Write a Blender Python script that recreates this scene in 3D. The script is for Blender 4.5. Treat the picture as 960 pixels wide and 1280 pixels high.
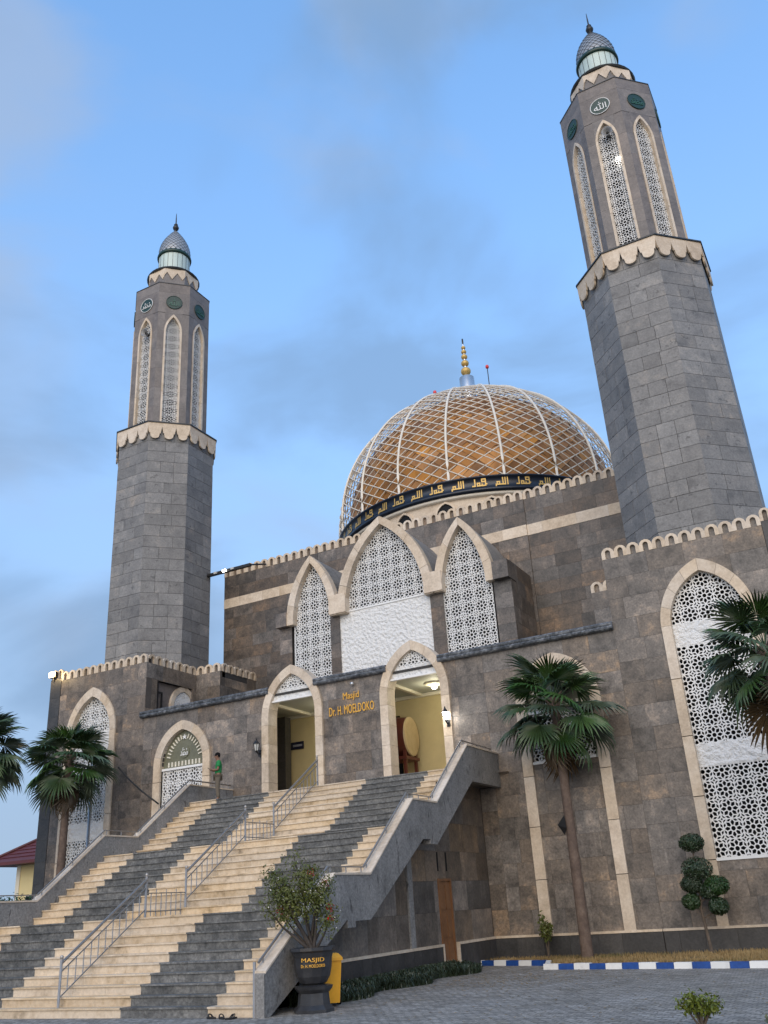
import bpy, bmesh, math, random
from mathutils import Vector, Matrix, noise
R = math.radians
random.seed(7)
scn = bpy.context.scene
for o in list(bpy.data.objects): bpy.data.objects.remove(o)
# ------------------------------------------------------------------ camera
cam = bpy.data.cameras.new('camera'); camo = bpy.data.objects.new('camera', cam)
scn.collection.objects.link(camo); scn.camera = camo
_p, _r, _y = 0.413896, -0.0634917, 0.476220
_F = Vector((-math.sin(_y)*math.cos(_p), math.cos(_y)*math.cos(_p), math.sin(_p)))
_r0 = Vector((math.cos(_y), math.sin(_y), 0)); _u0 = _r0.cross(_F)
_rt = _r0*math.cos(_r)+_u0*math.sin(_r); _up = -_r0*math.sin(_r)+_u0*math.cos(_r)
camo.matrix_world = Matrix(((_rt.x,_up.x,-_F.x,0),(_rt.y,_up.y,-_F.y,0),(_rt.z,_up.z,-_F.z,1.6),(0,0,0,1)))
cam.sensor_fit = 'HORIZONTAL'; cam.sensor_width = 36; cam.lens = 1122.336/960*36
cam.clip_start = 0.1; cam.clip_end = 3000
# ------------------------------------------------------------------ world, sun, exposure
SUN_EL, SUN_AZ = R(24), R(163)          # azimuth clockwise from +Y: behind the camera, to its left
SKY_TINT, CLOUD_LIGHT, CLOUD_GREY, HAZE = (.72,.98,1.06,1), (.9,1.13,1.52), (.5,.8,1.25), (.8,1.04,1.46)
w = bpy.data.worlds.new('World'); scn.world = w; w.use_nodes = True
nt = w.node_tree; nt.nodes.clear()
def N(t, typ, **k):
    n = t.nodes.new(typ)
    for a, v in k.items(): setattr(n, a, v)
    return n
sky = N(nt,'ShaderNodeTexSky', sky_type='NISHITA', sun_disc=False, sun_elevation=SUN_EL, sun_rotation=SUN_AZ)
sky.air_density = 1.0; sky.dust_density = 0.6; sky.ozone_density = 3.0
tc = N(nt,'ShaderNodeTexCoord'); L = nt.links.new
def cloud(loc, scale, lo, hi, amt, colour, src, zs=1.6, dist=.5):
    mp = N(nt,'ShaderNodeMapping'); mp.inputs['Scale'].default_value = (1,1,zs); mp.inputs['Location'].default_value = loc
    nz = N(nt,'ShaderNodeTexNoise'); nz.inputs['Scale'].default_value = scale; nz.inputs['Detail'].default_value = 6; nz.inputs['Roughness'].default_value = .48; nz.inputs['Distortion'].default_value = dist
    mr = N(nt,'ShaderNodeMapRange', interpolation_type='SMOOTHSTEP'); mr.inputs['From Min'].default_value = lo; mr.inputs['From Max'].default_value = hi; mr.inputs['To Max'].default_value = amt
    cm = N(nt,'ShaderNodeMix', data_type='RGBA'); cm.inputs['B'].default_value = (*colour,1)
    L(tc.outputs['Generated'], mp.inputs['Vector']); L(mp.outputs['Vector'], nz.inputs['Vector']); L(nz.outputs['Fac'], mr.inputs['Value']); L(mr.outputs['Result'], cm.inputs['Factor']); L(src, cm.inputs['A'])
    return cm.outputs['Result']
tint = N(nt,'ShaderNodeMix', data_type='RGBA', blend_type='MULTIPLY'); tint.inputs['Factor'].default_value = 1; tint.inputs['B'].default_value = SKY_TINT
L(sky.outputs['Color'], tint.inputs['A'])
sx_ = N(nt,'ShaderNodeSeparateXYZ'); L(tc.outputs['Generated'], sx_.inputs['Vector'])      # thin high haze, denser towards the horizon all round
hz = N(nt,'ShaderNodeMapRange', interpolation_type='SMOOTHSTEP'); hz.inputs['From Min'].default_value = .95; hz.inputs['From Max'].default_value = .05; hz.inputs['To Min'].default_value = .12; hz.inputs['To Max'].default_value = .97
hm = N(nt,'ShaderNodeMix', data_type='RGBA'); hm.inputs['B'].default_value = (*HAZE,1)
L(sx_.outputs['Z'], hz.inputs['Value']); L(hz.outputs['Result'], hm.inputs['Factor']); L(tint.outputs['Result'], hm.inputs['A'])
c1 = cloud((3.1,1.7,.4), 2.6, .47, .68, .62, CLOUD_LIGHT, hm.outputs['Result'])
c2 = cloud((7.7,4.2,2.4), 2.9, .48, .68, .62, CLOUD_GREY, c1)
bg = N(nt,'ShaderNodeBackground'); bg.inputs['Strength'].default_value = .15
ow = N(nt,'ShaderNodeOutputWorld'); L(c2, bg.inputs['Color']); L(bg.outputs['Background'], ow.inputs['Surface'])
sl = bpy.data.lights.new('sun','SUN'); sl.energy = 0.85; sl.angle = R(70); sl.color = (1,.79,.56)
so = bpy.data.objects.new('sun', sl); scn.collection.objects.link(so)
_sd = Vector((math.sin(SUN_AZ)*math.cos(SUN_EL), math.cos(SUN_AZ)*math.cos(SUN_EL), math.sin(SUN_EL)))
so.rotation_euler = (-_sd).to_track_quat('-Z','Y').to_euler(); so.location = (0,-20,40)
vs = scn.view_settings; vs.view_transform = 'Standard'; vs.look = 'None'; vs.exposure = 1.6; vs.gamma = 1; vs.use_curve_mapping = False
# ------------------------------------------------------------------ materials
def mat(name, col, rough=.6, metal=0, var=.0, nscale=6, bump=.0, cols=None, rnd=0.0, emis=None, spec=.5, bscale=None, detail=6, ramp=(.3,.7), bdist=.02, grain=0, gs=26, pits=0, pitv=(9,9,4), streak=0, sat=1.6):
    m = bpy.data.materials.new(name); m.use_nodes = True; t = m.node_tree; b = t.nodes['Principled BSDF']
    b.inputs['Roughness'].default_value = rough; b.inputs['Metallic'].default_value = metal; b.inputs['Specular IOR Level'].default_value = spec
    b.inputs['Base Color'].default_value = (*col,1)
    if emis:
        b.inputs['Emission Color'].default_value = (*emis[0],1); b.inputs['Emission Strength'].default_value = emis[1]
    if not (var or cols or rnd or bump): return m
    l = t.links.new
    g = N(t,'ShaderNodeNewGeometry'); oi = N(t,'ShaderNodeObjectInfo')
    sc = N(t,'ShaderNodeVectorMath', operation='SCALE'); sc.inputs[0].default_value = (37.3,71.9,53.1); l(oi.outputs['Random'], sc.inputs['Scale'])
    ad = N(t,'ShaderNodeVectorMath', operation='ADD'); l(g.outputs['Position'], ad.inputs[0])
    if rnd: l(sc.outputs['Vector'], ad.inputs[1])
    n1 = N(t,'ShaderNodeTexNoise'); n1.inputs['Scale'].default_value = nscale; n1.inputs['Detail'].default_value = detail; n1.inputs['Roughness'].default_value = .62; l(ad.outputs['Vector'], n1.inputs['Vector'])
    n2 = N(t,'ShaderNodeTexNoise'); n2.inputs['Scale'].default_value = nscale*.23; n2.inputs['Detail'].default_value = 4; l(ad.outputs['Vector'], n2.inputs['Vector'])
    src = None
    cl = cols or [tuple(c*(1-var) for c in col), tuple(min(1,c*(1+var)) for c in col)]
    r = N(t,'ShaderNodeValToRGB'); e = r.color_ramp.elements
    while len(e) < len(cl): e.new(.5)
    for i, c in enumerate(cl): e[i].position = ramp[0]+(ramp[1]-ramp[0])*i/(len(cl)-1); e[i].color = (*c,1)
    mx = N(t,'ShaderNodeMath', operation='MULTIPLY_ADD'); mx.inputs[1].default_value = .5; l(n1.outputs['Fac'], mx.inputs[0])
    m2 = N(t,'ShaderNodeMath', operation='MULTIPLY'); m2.inputs[1].default_value = .5; l(n2.outputs['Fac'], m2.inputs[0]); l(m2.outputs[0], mx.inputs[2])
    l(mx.outputs[0], r.inputs['Fac']); src = r.outputs['Color']
    if rnd:
        h = N(t,'ShaderNodeHueSaturation'); l(src, h.inputs['Color'])
        mr = N(t,'ShaderNodeMapRange'); mr.inputs['To Min'].default_value = 1-rnd; mr.inputs['To Max'].default_value = 1+rnd; l(oi.outputs['Random'], mr.inputs['Value']); l(mr.outputs['Result'], h.inputs['Value'])
        wn = N(t,'ShaderNodeTexWhiteNoise', noise_dimensions='1D'); l(oi.outputs['Random'], wn.inputs['W'])
        ms = N(t,'ShaderNodeMapRange'); ms.inputs['To Min'].default_value = 1-rnd*sat; ms.inputs['To Max'].default_value = 1+rnd*sat; l(wn.outputs['Value'], ms.inputs['Value']); l(ms.outputs['Result'], h.inputs['Saturation'])
        src = h.outputs['Color']
    def mul(src, fac_out, lo, hi, a0, a1):
        m_ = N(t,'ShaderNodeMapRange'); m_.inputs['From Min'].default_value = a0; m_.inputs['From Max'].default_value = a1; m_.inputs['To Min'].default_value = lo; m_.inputs['To Max'].default_value = hi; l(fac_out, m_.inputs['Value'])
        x_ = N(t,'ShaderNodeMix', data_type='RGBA', blend_type='MULTIPLY'); x_.inputs['Factor'].default_value = 1; l(src, x_.inputs['A']); l(m_.outputs['Result'], x_.inputs['B']); return x_.outputs['Result']
    def nse(sc_, det, vec=None):
        mp_ = N(t,'ShaderNodeMapping'); mp_.inputs['Scale'].default_value = vec or (1,1,1); l(ad.outputs['Vector'], mp_.inputs['Vector'])
        n_ = N(t,'ShaderNodeTexNoise'); n_.inputs['Scale'].default_value = sc_; n_.inputs['Detail'].default_value = det; n_.inputs['Roughness'].default_value = .7; l(mp_.outputs['Vector'], n_.inputs['Vector']); return n_.outputs['Fac']
    if grain: src = mul(src, nse(gs,5), 1-grain, 1+grain, .3, .7)
    if pits: src = mul(src, nse(1,2,pitv), 1, 1-pits, .64, .7)
    if streak: src = mul(src, nse(1,3,(5,5,.45)), 1, 1+streak, .58, .72)
    l(src, b.inputs['Base Color'])
    if bump:
        bn = N(t,'ShaderNodeTexNoise'); bn.inputs['Scale'].default_value = bscale or nscale*5; bn.inputs['Detail'].default_value = 4; l(ad.outputs['Vector'], bn.inputs['Vector'])
        bp = N(t,'ShaderNodeBump'); bp.inputs['Strength'].default_value = bump; bp.inputs['Distance'].default_value = bdist; l(bn.outputs['Fac'], bp.inputs['Height']); l(bp.outputs['Normal'], b.inputs['Normal'])
        rr = N(t,'ShaderNodeMapRange'); rr.inputs['To Min'].default_value = max(.05,rough-.12); rr.inputs['To Max'].default_value = min(1,rough+.12); l(n2.outputs['Fac'], rr.inputs['Value']); l(rr.outputs['Result'], b.inputs['Roughness'])
    return m
M = {}
M['facade'] = mat('brown_facade_stone',(.17,.14,.12),.5,rnd=.2,nscale=3.4,bump=.2,grain=.42,gs=17,streak=.35,cols=[(.068,.058,.05),(.13,.11,.093),(.17,.142,.118),(.29,.222,.165)],ramp=(.37,.63))
M['hall'] = mat('dark_brown_hall_stone',(.13,.1,.085),.5,rnd=.28,nscale=3.0,bump=.2,grain=.42,gs=15,streak=.25,cols=[(.05,.043,.038),(.095,.079,.067),(.13,.104,.085),(.21,.158,.12)],ramp=(.37,.63))
M['grey'] = mat('grey_minaret_stone',(.2,.195,.19),.6,rnd=.15,nscale=3.0,bump=.16,grain=.25,gs=16,pits=.42,pitv=(3.4,3.4,4.2),cols=[(.1,.098,.098),(.165,.162,.16),(.2,.195,.19),(.28,.255,.23)],ramp=(.33,.67),sat=2.4)
M['shaft'] = mat('taupe_shaft_stone',(.22,.19,.17),.55,rnd=.12,nscale=2.4,bump=.1,grain=.2,gs=12,cols=[(.12,.104,.096),(.165,.144,.132),(.215,.186,.168)],ramp=(.37,.63))
M['joint'] = mat('dark_joint_mortar',(.045,.043,.042),.9,var=.3,nscale=9)
M['mortar'] = mat('brown_joint_mortar',(.085,.072,.062),.9,var=.25,nscale=9)
M['dark'] = mat('dark_pilaster_stone',(.04,.04,.042),.5,rnd=.2,nscale=3,bump=.15,grain=.35,gs=15,cols=[(.025,.025,.026),(.042,.041,.041),(.07,.066,.062)])
M['cheek'] = mat('slate_cheek_stone',(.22,.21,.2),.6,nscale=2.6,bump=.35,grain=.4,gs=22,pits=.6,pitv=(7,7,2.6),streak=.2,cols=[(.1,.098,.094),(.19,.186,.18),(.22,.214,.206),(.26,.25,.24)],ramp=(.34,.66))
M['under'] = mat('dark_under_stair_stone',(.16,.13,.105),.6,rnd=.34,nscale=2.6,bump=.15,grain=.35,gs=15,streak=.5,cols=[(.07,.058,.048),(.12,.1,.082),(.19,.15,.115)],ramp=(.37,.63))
M['cream'] = mat('cream_limestone',(.62,.5,.37),.55,rnd=.08,nscale=3.5,bump=.06,grain=.1,gs=14,cols=[(.46,.365,.265),(.58,.475,.36),(.66,.56,.445)],ramp=(.36,.62))
M['creamstep'] = mat('cream_step_stone',(.55,.43,.29),.5,rnd=.12,nscale=5,bump=.08,grain=.14,gs=14,cols=[(.24,.18,.115),(.5,.39,.265),(.6,.49,.36)],ramp=(.32,.54))
M['darkstep'] = mat('dark_step_stone',(.13,.13,.127),.5,rnd=.16,nscale=6,bump=.2,grain=.5,gs=16,cols=[(.06,.06,.058),(.12,.119,.114),(.2,.196,.185)],ramp=(.36,.64))
M['white'] = mat('white_screen',(.74,.74,.73),.55,var=.08,nscale=4)
M['relief'] = mat('white_relief_panel',(.74,.74,.73),.6,var=.06,nscale=5,bump=1.0,bscale=8,bdist=.12)
M['glass'] = mat('dark_window_void',(.01,.011,.013),.6,spec=.15)
M['moss'] = mat('blue_slate_cornice',(.09,.1,.115),.5,nscale=9,bump=.3,grain=.6,gs=9,cols=[(.05,.058,.068),(.095,.105,.12),(.2,.21,.225)],ramp=(.36,.66))
M['brim'] = mat('dark_bronze_brim',(.03,.032,.033),.45,var=.3,nscale=7)
M['green'] = mat('dark_green_enamel',(.006,.034,.024),.4,var=.25,nscale=8)
M['drum'] = mat('pale_green_cladding',(.5,.6,.56),.4,var=.08,nscale=4)
M['dtile'] = mat('pale_grey_scale_tile',(.33,.35,.37),.38,.3,rnd=.12,var=.15,nscale=5)
M['steel'] = mat('white_painted_steel',(.74,.69,.6),.45,var=.06,nscale=5)
M['gold_tile'] = mat('bronze_gold_tile',(.42,.2,.06),.55,.25,rnd=.2,nscale=.5,cols=[(.2,.09,.028),(.37,.17,.048),(.52,.245,.06)],ramp=(.38,.62),sat=.35)
M['gold'] = mat('gold_leaf',(.6,.4,.13),.5,.4)
M['goldtext'] = mat('gold_lettering',(.78,.42,.06),.5,.2)
M['navy'] = mat('navy_band',(.012,.018,.032),.35,var=.25,nscale=6)
M['silver'] = mat('brushed_metal',(.62,.63,.64),.32,.9)
M['steelrail'] = mat('stainless_rail',(.4,.37,.34),.42,.55,var=.12,nscale=12)
M['black'] = mat('black_iron',(.012,.012,.013),.45)
M['plaster'] = mat('ochre_interior_plaster',(.56,.47,.26),.7,var=.12,nscale=2.2,bump=.04)
M['ceil'] = mat('pale_ceiling_board',(.42,.44,.4),.7,var=.06,nscale=2)
M['ivory'] = mat('ivory_trim',(.7,.66,.55),.6)
M['wood'] = mat('brown_door_wood',(.19,.085,.035),.45,nscale=5,bump=.1,cols=[(.12,.05,.02),(.19,.085,.035),(.26,.125,.055)])
M['drumskin'] = mat('tan_drum_skin',(.55,.43,.24),.55,nscale=3,cols=[(.42,.31,.16),(.56,.44,.25),(.62,.5,.31)])
M['redwood'] = mat('dark_red_wood',(.11,.03,.02),.4)
M['blue'] = mat('blue_kerb_paint',(.012,.06,.25),.5,var=.4,nscale=9,bump=.1)
M['kwhite'] = mat('white_kerb_paint',(.68,.68,.66),.6,rnd=.08,nscale=9,bump=.1,cols=[(.36,.35,.33),(.64,.64,.62),(.72,.72,.7)],ramp=(.25,.5))
M['yellow'] = mat('yellow_bin_plastic',(.8,.38,.015),.45,var=.14,nscale=7)
M['pot'] = mat('black_glazed_pot',(.03,.031,.034),.38,nscale=6,bump=.08,cols=[(.018,.018,.02),(.035,.036,.04),(.07,.07,.075)])
M['bark'] = mat('brown_bark',(.1,.075,.055),.85,nscale=12,bump=.5,cols=[(.05,.037,.028),(.1,.075,.055),(.16,.125,.095)])
M['darkbark'] = mat('dark_bark',(.04,.03,.025),.85,nscale=12,bump=.5,cols=[(.02,.016,.013),(.04,.031,.025),(.075,.06,.048)])
M['palmtrunk'] = mat('grey_brown_palm_trunk',(.12,.085,.065),.85,nscale=10,bump=.4,cols=[(.06,.042,.033),(.115,.08,.062),(.18,.135,.105)])
def leafmat(name, a, b_, rnd=.25, rough=.45):
    return mat(name, a, rough, rnd=rnd, nscale=3.5, cols=[a, tuple((x+y)/2 for x,y in zip(a,b_)), b_], ramp=(.35,.65))
M['palm'] = leafmat('palm_leaf',(.022,.05,.018),(.06,.105,.035))
M['palmold'] = leafmat('dry_palm_leaf',(.07,.045,.022),(.13,.085,.04))
M['topi'] = leafmat('clipped_leaf',(.014,.034,.012),(.035,.07,.022),.15)
M['bougleaf'] = leafmat('bougainvillea_leaf',(.06,.08,.025),(.16,.17,.06))
M['bushleaf'] = leafmat('olive_bush_leaf',(.05,.075,.02),(.13,.15,.045))
M['cover'] = leafmat('dark_ground_cover_leaf',(.014,.03,.012),(.04,.065,.026))
M['hedge'] = leafmat('hedge_leaf',(.02,.05,.02),(.05,.09,.035))
M['redfl'] = mat('red_flower',(.5,.03,.025),.6,rnd=.2,var=.2)
M['whitefl'] = mat('white_flower',(.7,.66,.6),.6)
M['drygrass'] = mat('dry_grass_blade',(.26,.17,.07),.8,nscale=1.4,cols=[(.09,.1,.035),(.25,.17,.07),(.36,.25,.11)],ramp=(.34,.6))
M['roof'] = mat('maroon_roof_tile',(.09,.028,.03),.6,rnd=.15,var=.2,nscale=4)
M['housewall'] = mat('pale_yellow_house_wall',(.68,.57,.3),.7,var=.06,nscale=2)
M['shirt'] = mat('green_shirt_cloth',(.01,.2,.055),.8,var=.2,nscale=9)
M['trousers'] = mat('olive_trouser_cloth',(.12,.1,.075),.85,var=.15,nscale=9)
M['skin'] = mat('skin',(.2,.105,.065),.55)
M['hair'] = mat('black_hair',(.01,.009,.009),.9,spec=.1)
M['rubber'] = mat('black_rubber',(.015,.015,.016),.7)
M['signblue'] = mat('navy_sign_plate',(.01,.012,.035),.4)
M['signwhite'] = mat('pale_sign_print',(.35,.36,.42),.5)
M['lampglow'] = mat('warm_lamp_glass',(1,.95,.85),.3,emis=((1,.66,.28),7))
M['coolglow'] = mat('cool_lamp_glass',(1,1,1),.3,emis=((1,.97,.9),9))
M['lampoff'] = mat('unlit_lamp_glass',(.5,.5,.48),.2)
M['tymp'] = mat('olive_tympanum_glass',(.16,.16,.11),.35,var=.2,nscale=6)
M['redlamp'] = mat('red_beacon_glass',(.7,.06,.06),.4)
def paving():
    m = bpy.data.materials.new('grey_block_paving'); m.use_nodes = True; t = m.node_tree; b = t.nodes['Principled BSDF']; l = t.links.new
    g = N(t,'ShaderNodeNewGeometry'); mpn = N(t,'ShaderNodeMapping'); mpn.inputs['Rotation'].default_value = (0,0,R(12)); l(g.outputs['Position'], mpn.inputs['Vector'])
    br = N(t,'ShaderNodeTexBrick'); br.inputs['Scale'].default_value = 1; br.inputs['Brick Width'].default_value = .21; br.inputs['Row Height'].default_value = .105; br.inputs['Mortar Size'].default_value = .01; br.inputs['Bias'].default_value = 0
    br.inputs['Color1'].default_value = (.2,.187,.168,1); br.inputs['Color2'].default_value = (.37,.345,.31,1); br.inputs['Mortar'].default_value = (.09,.082,.07,1); l(mpn.outputs['Vector'], br.inputs['Vector'])
    n = N(t,'ShaderNodeTexNoise'); n.inputs['Scale'].default_value = .8; n.inputs['Detail'].default_value = 7; n.inputs['Roughness'].default_value = .65; l(g.outputs['Position'], n.inputs['Vector'])
    r = N(t,'ShaderNodeValToRGB'); r.color_ramp.elements[0].position = .35; r.color_ramp.elements[0].color = (.82,.8,.76,1); r.color_ramp.elements[1].position = .68; r.color_ramp.elements[1].color = (1.12,1.12,1.13,1); l(n.outputs['Fac'], r.inputs['Fac'])
    mx = N(t,'ShaderNodeMix', data_type='RGBA', blend_type='MULTIPLY'); mx.inputs['Factor'].default_value = 1; l(br.outputs['Color'], mx.inputs['A']); l(r.outputs['Color'], mx.inputs['B'])
    n3 = N(t,'ShaderNodeTexNoise'); n3.inputs['Scale'].default_value = 3.1; n3.inputs['Detail'].default_value = 5; l(g.outputs['Position'], n3.inputs['Vector'])
    r3 = N(t,'ShaderNodeValToRGB'); r3.color_ramp.elements[0].position = .6; r3.color_ramp.elements[1].position = .75; r3.color_ramp.elements[0].color = (0,0,0,1); r3.color_ramp.elements[1].color = (.55,.55,.55,1); l(n3.outputs['Fac'], r3.inputs['Fac'])
    m3 = N(t,'ShaderNodeMix', data_type='RGBA'); l(mx.outputs['Result'], m3.inputs['A']); m3.inputs['B'].default_value = (.19,.165,.105,1); l(r3.outputs['Color'], m3.inputs['Factor'])
    n4 = N(t,'ShaderNodeTexNoise'); n4.inputs['Scale'].default_value = 13; n4.inputs['Detail'].default_value = 6; n4.inputs['Roughness'].default_value = .75; l(g.outputs['Position'], n4.inputs['Vector'])
    r4 = N(t,'ShaderNodeMapRange'); r4.inputs['From Min'].default_value = .3; r4.inputs['From Max'].default_value = .7; r4.inputs['To Min'].default_value = .35; r4.inputs['To Max'].default_value = 1.65; l(n4.outputs['Fac'], r4.inputs['Value'])
    m4 = N(t,'ShaderNodeMix', data_type='RGBA', blend_type='MULTIPLY'); m4.inputs['Factor'].default_value = 1; l(m3.outputs['Result'], m4.inputs['A']); l(r4.outputs['Result'], m4.inputs['B'])
    l(m4.outputs['Result'], b.inputs['Base Color']); b.inputs['Roughness'].default_value = .8
    bp = N(t,'ShaderNodeBump'); bp.inputs['Strength'].default_value = .8; bp.inputs['Distance'].default_value = .015; l(br.outputs['Fac'], bp.inputs['Height']); bp.invert = True; l(bp.outputs['Normal'], b.inputs['Normal'])
    return m
M['paving'] = paving()
M['soil'] = mat('dry_lawn_soil',(.2,.14,.075),.9,nscale=2.2,bump=.5,cols=[(.09,.075,.04),(.19,.135,.07),(.28,.2,.11)])
# ------------------------------------------------------------------ mesh helpers
COL = scn.collection; WM = {}
class MB:
    def __init__(s): s.v = []; s.f = []; s.mi = []
    def add(s, vs_, fs, mi=0):
        k = len(s.v); s.v += [tuple(x) for x in vs_]; s.f += [tuple(i+k for i in f) for f in fs]; s.mi += [mi]*len(fs); return s
    def box(s, x0,x1,y0,y1,z0,z1, mi=0):
        return s.add([(x0,y0,z0),(x1,y0,z0),(x1,y1,z0),(x0,y1,z0),(x0,y0,z1),(x1,y0,z1),(x1,y1,z1),(x0,y1,z1)],
                     [(0,3,2,1),(4,5,6,7),(0,1,5,4),(1,2,6,5),(2,3,7,6),(3,0,4,7)], mi)
    def tube(s, pts, rad, n=8, mi=0, caps=True):
        pts = [Vector(p) for p in pts]; rs = rad if isinstance(rad,(list,tuple)) else [rad]*len(pts)
        d = (pts[-1]-pts[0]); up = Vector((0,0,1)) if abs(d.normalized().z) < .9 else Vector((1,0,0)); vs_ = []
        for i, p in enumerate(pts):
            t = (pts[min(i+1,len(pts)-1)]-pts[max(i-1,0)]).normalized(); a = t.cross(up)
            if a.length < 1e-5: a = t.cross(Vector((0,1,0)))
            a.normalize(); b = t.cross(a)
            vs_ += [p+(a*math.cos(2*math.pi*j/n)+b*math.sin(2*math.pi*j/n))*rs[i] for j in range(n)]
        fs = [(i*n+j,i*n+(j+1)%n,(i+1)*n+(j+1)%n,(i+1)*n+j) for i in range(len(pts)-1) for j in range(n)]
        if caps: fs += [tuple(range(n)), tuple(range((len(pts)-1)*n,len(pts)*n))]
        return s.add(vs_, fs, mi)
    def lathe(s, prof, c=(0,0,0), n=24, mi=0, ph=0):
        vs_ = [(c[0]+r*math.cos(2*math.pi*j/n+ph), c[1]+r*math.sin(2*math.pi*j/n+ph), c[2]+z) for r, z in prof for j in range(n)]
        fs = [(i*n+j,i*n+(j+1)%n,(i+1)*n+(j+1)%n,(i+1)*n+j) for i in range(len(prof)-1) for j in range(n)]
        return s.add(vs_, fs, mi)
    def prism(s, pts, F, w0, w1, mi=0, back=False):
        n = len(pts); vs_ = [W(F,u,v,w1) for u,v in pts]+[W(F,u,v,w0) for u,v in pts]
        fs = [tuple(range(n))]+[(i,n+i,n+(i+1)%n,(i+1)%n) for i in range(n)]
        if back: fs.append(tuple(range(2*n-1,n-1,-1)))
        return s.add(vs_, fs, mi)
    def mesh(s, name, mats, smooth=False):
        me = bpy.data.meshes.new(name); me.from_pydata([tuple(v) for v in s.v], [], s.f)
        for m in (mats if isinstance(mats,(list,tuple)) else [mats]): me.materials.append(M[m])
        if len(set(s.mi)) > 1: me.polygons.foreach_set('material_index', s.mi)
        if smooth: me.polygons.foreach_set('use_smooth', [True]*len(s.f))
        me.update(); return me
    def build(s, name, mats, parent=None, smooth=False, world=None):
        return put(s.mesh(name, mats, smooth), name, parent, world)
def put(me, name, parent=None, world=None):
    o = bpy.data.objects.new(name, me); COL.objects.link(o); Wd = world or Matrix()
    if parent is not None:
        o.parent = parent; o.matrix_parent_inverse = WM[parent.name].inverted()
    o.matrix_basis = Wd; WM[o.name] = Wd; return o
def tag(o, label, cat, group=None):
    o['label'] = label; o['category'] = cat
    if group: o['group'] = group
    return o
def thing(name, label, cat, loc, group=None):
    o = put(None, name, None, Matrix.Translation(loc)); return tag(o, label, cat, group)
def part(name, parent, loc=(0,0,0)):
    return put(None, name, parent, Matrix.Translation(loc))
def kind(o, k): o['kind'] = k; return o
class Fr: pass
def frame(o, u, n):
    f = Fr(); f.o = Vector(o); f.u = Vector(u); f.n = Vector(n); return f
def front(y): return frame((0,y,0),(1,0,0),(0,-1,0))
def right(x): return frame((x,0,0),(0,1,0),(1,0,0))
def W(F, u, v, w): p = F.o+F.u*u+F.n*w; return (p.x, p.y, p.z+v)
# 2-D helpers
def clip(poly, a, b, keep_left=True):
    out = []; ax, ay = a; dx, dy = b[0]-ax, b[1]-ay; sg = 1 if keep_left else -1
    def side(p): return sg*(dx*(p[1]-ay)-dy*(p[0]-ax))
    n = len(poly)
    for i in range(n):
        p, q = poly[i], poly[(i+1)%n]; sp, sq = side(p), side(q)
        if sp >= -1e-9: out.append(p)
        if (sp > 1e-9 and sq < -1e-9) or (sp < -1e-9 and sq > 1e-9):
            t = sp/(sp-sq); out.append((p[0]+(q[0]-p[0])*t, p[1]+(q[1]-p[1])*t))
    return out
def area(p): return .5*sum(p[i][0]*p[(i+1)%len(p)][1]-p[(i+1)%len(p)][0]*p[i][1] for i in range(len(p)))
def clip_in(poly, conv):
    for i in range(len(conv)):
        poly = clip(poly, conv[i], conv[(i+1)%len(conv)])
        if len(poly) < 3: return []
    return poly
def subtract(polys, conv):
    out = []
    bx0, bx1 = min(p[0] for p in conv), max(p[0] for p in conv); by0, by1 = min(p[1] for p in conv), max(p[1] for p in conv)
    for poly in polys:
        if max(p[0] for p in poly) <= bx0 or min(p[0] for p in poly) >= bx1 or max(p[1] for p in poly) <= by0 or min(p[1] for p in poly) >= by1:
            out.append(poly); continue
        rest = poly
        for i in range(len(conv)):
            a, b = conv[i], conv[(i+1)%len(conv)]
            o_ = clip(rest, a, b, False)
            if len(o_) >= 3 and abs(area(o_)) > 1e-5: out.append(o_)
            rest = clip(rest, a, b, True)
            if len(rest) < 3: break
    return out
def arch(uc, hw, v0, vsp, vt, n=10):
    h = vt-vsp; r = (hw*hw+h*h)/(2*hw); a1 = math.asin(min(1,h/r)) if r >= hw else math.pi-math.asin(h/r)
    arc = [(hw-r+r*math.cos(a1*i/n), vsp+r*math.sin(a1*i/n)) for i in range(n+1)]
    rt = [(uc+x,y) for x, y in arc]; lf = [(uc-x,y) for x, y in reversed(arc[:-1])]
    return [(uc-hw,v0),(uc+hw,v0)]+rt+lf
def rect(u0,u1,v0,v1): return [(u0,v0),(u1,v0),(u1,v1),(u0,v1)]
def wall(parent, F, r, holes, m, depth=.3, name='wall', w=0):
    ps = [rect(*r)]
    for h in holes: ps = subtract(ps, h)
    mb = MB()
    for p in ps: mb.prism(p, F, w-depth, w)
    return mb.build(name, m, parent)
def slabs(parent, F, r, holes, m, sw, sh, th=.03, joint=.005, name='stone_slab', jit=.25, cap=None, rows=None, seed=0):
    rnd = random.Random(seed+int(r[0]*31+r[2]*17)); u0,u1,v0,v1 = r; nr = max(1,round((v1-v0)/sh)); hh = (v1-v0)/nr
    for i in range(nr):
        a, b = v0+i*hh, v0+(i+1)*hh; u = u0; first = True
        while u < u1-1e-4:
            wd = sw*(1+rnd.uniform(-jit,jit))
            if first: wd *= rnd.uniform(.45,1); first = False
            e = u+wd
            if u1-e < sw*.4: e = u1
            if cap is not None:
                bb = min(b, cap((u+e)/2))
            else: bb = b
            if bb-a > .05:
                ps = [rect(u+joint/2, e-joint/2, a+joint/2, bb-joint/2)]
                for h in holes: ps = subtract(ps, h)
                ps = [p for p in ps if abs(area(p)) > 2e-4]
                if ps and sum(abs(area(p)) for p in ps) > .004:
                    mb = MB(); pr = th+rnd.uniform(-.004,.004)
                    for p in ps: mb.prism(p, F, 0, pr)
                    mb.build(name, m, parent)
            u = e
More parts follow.
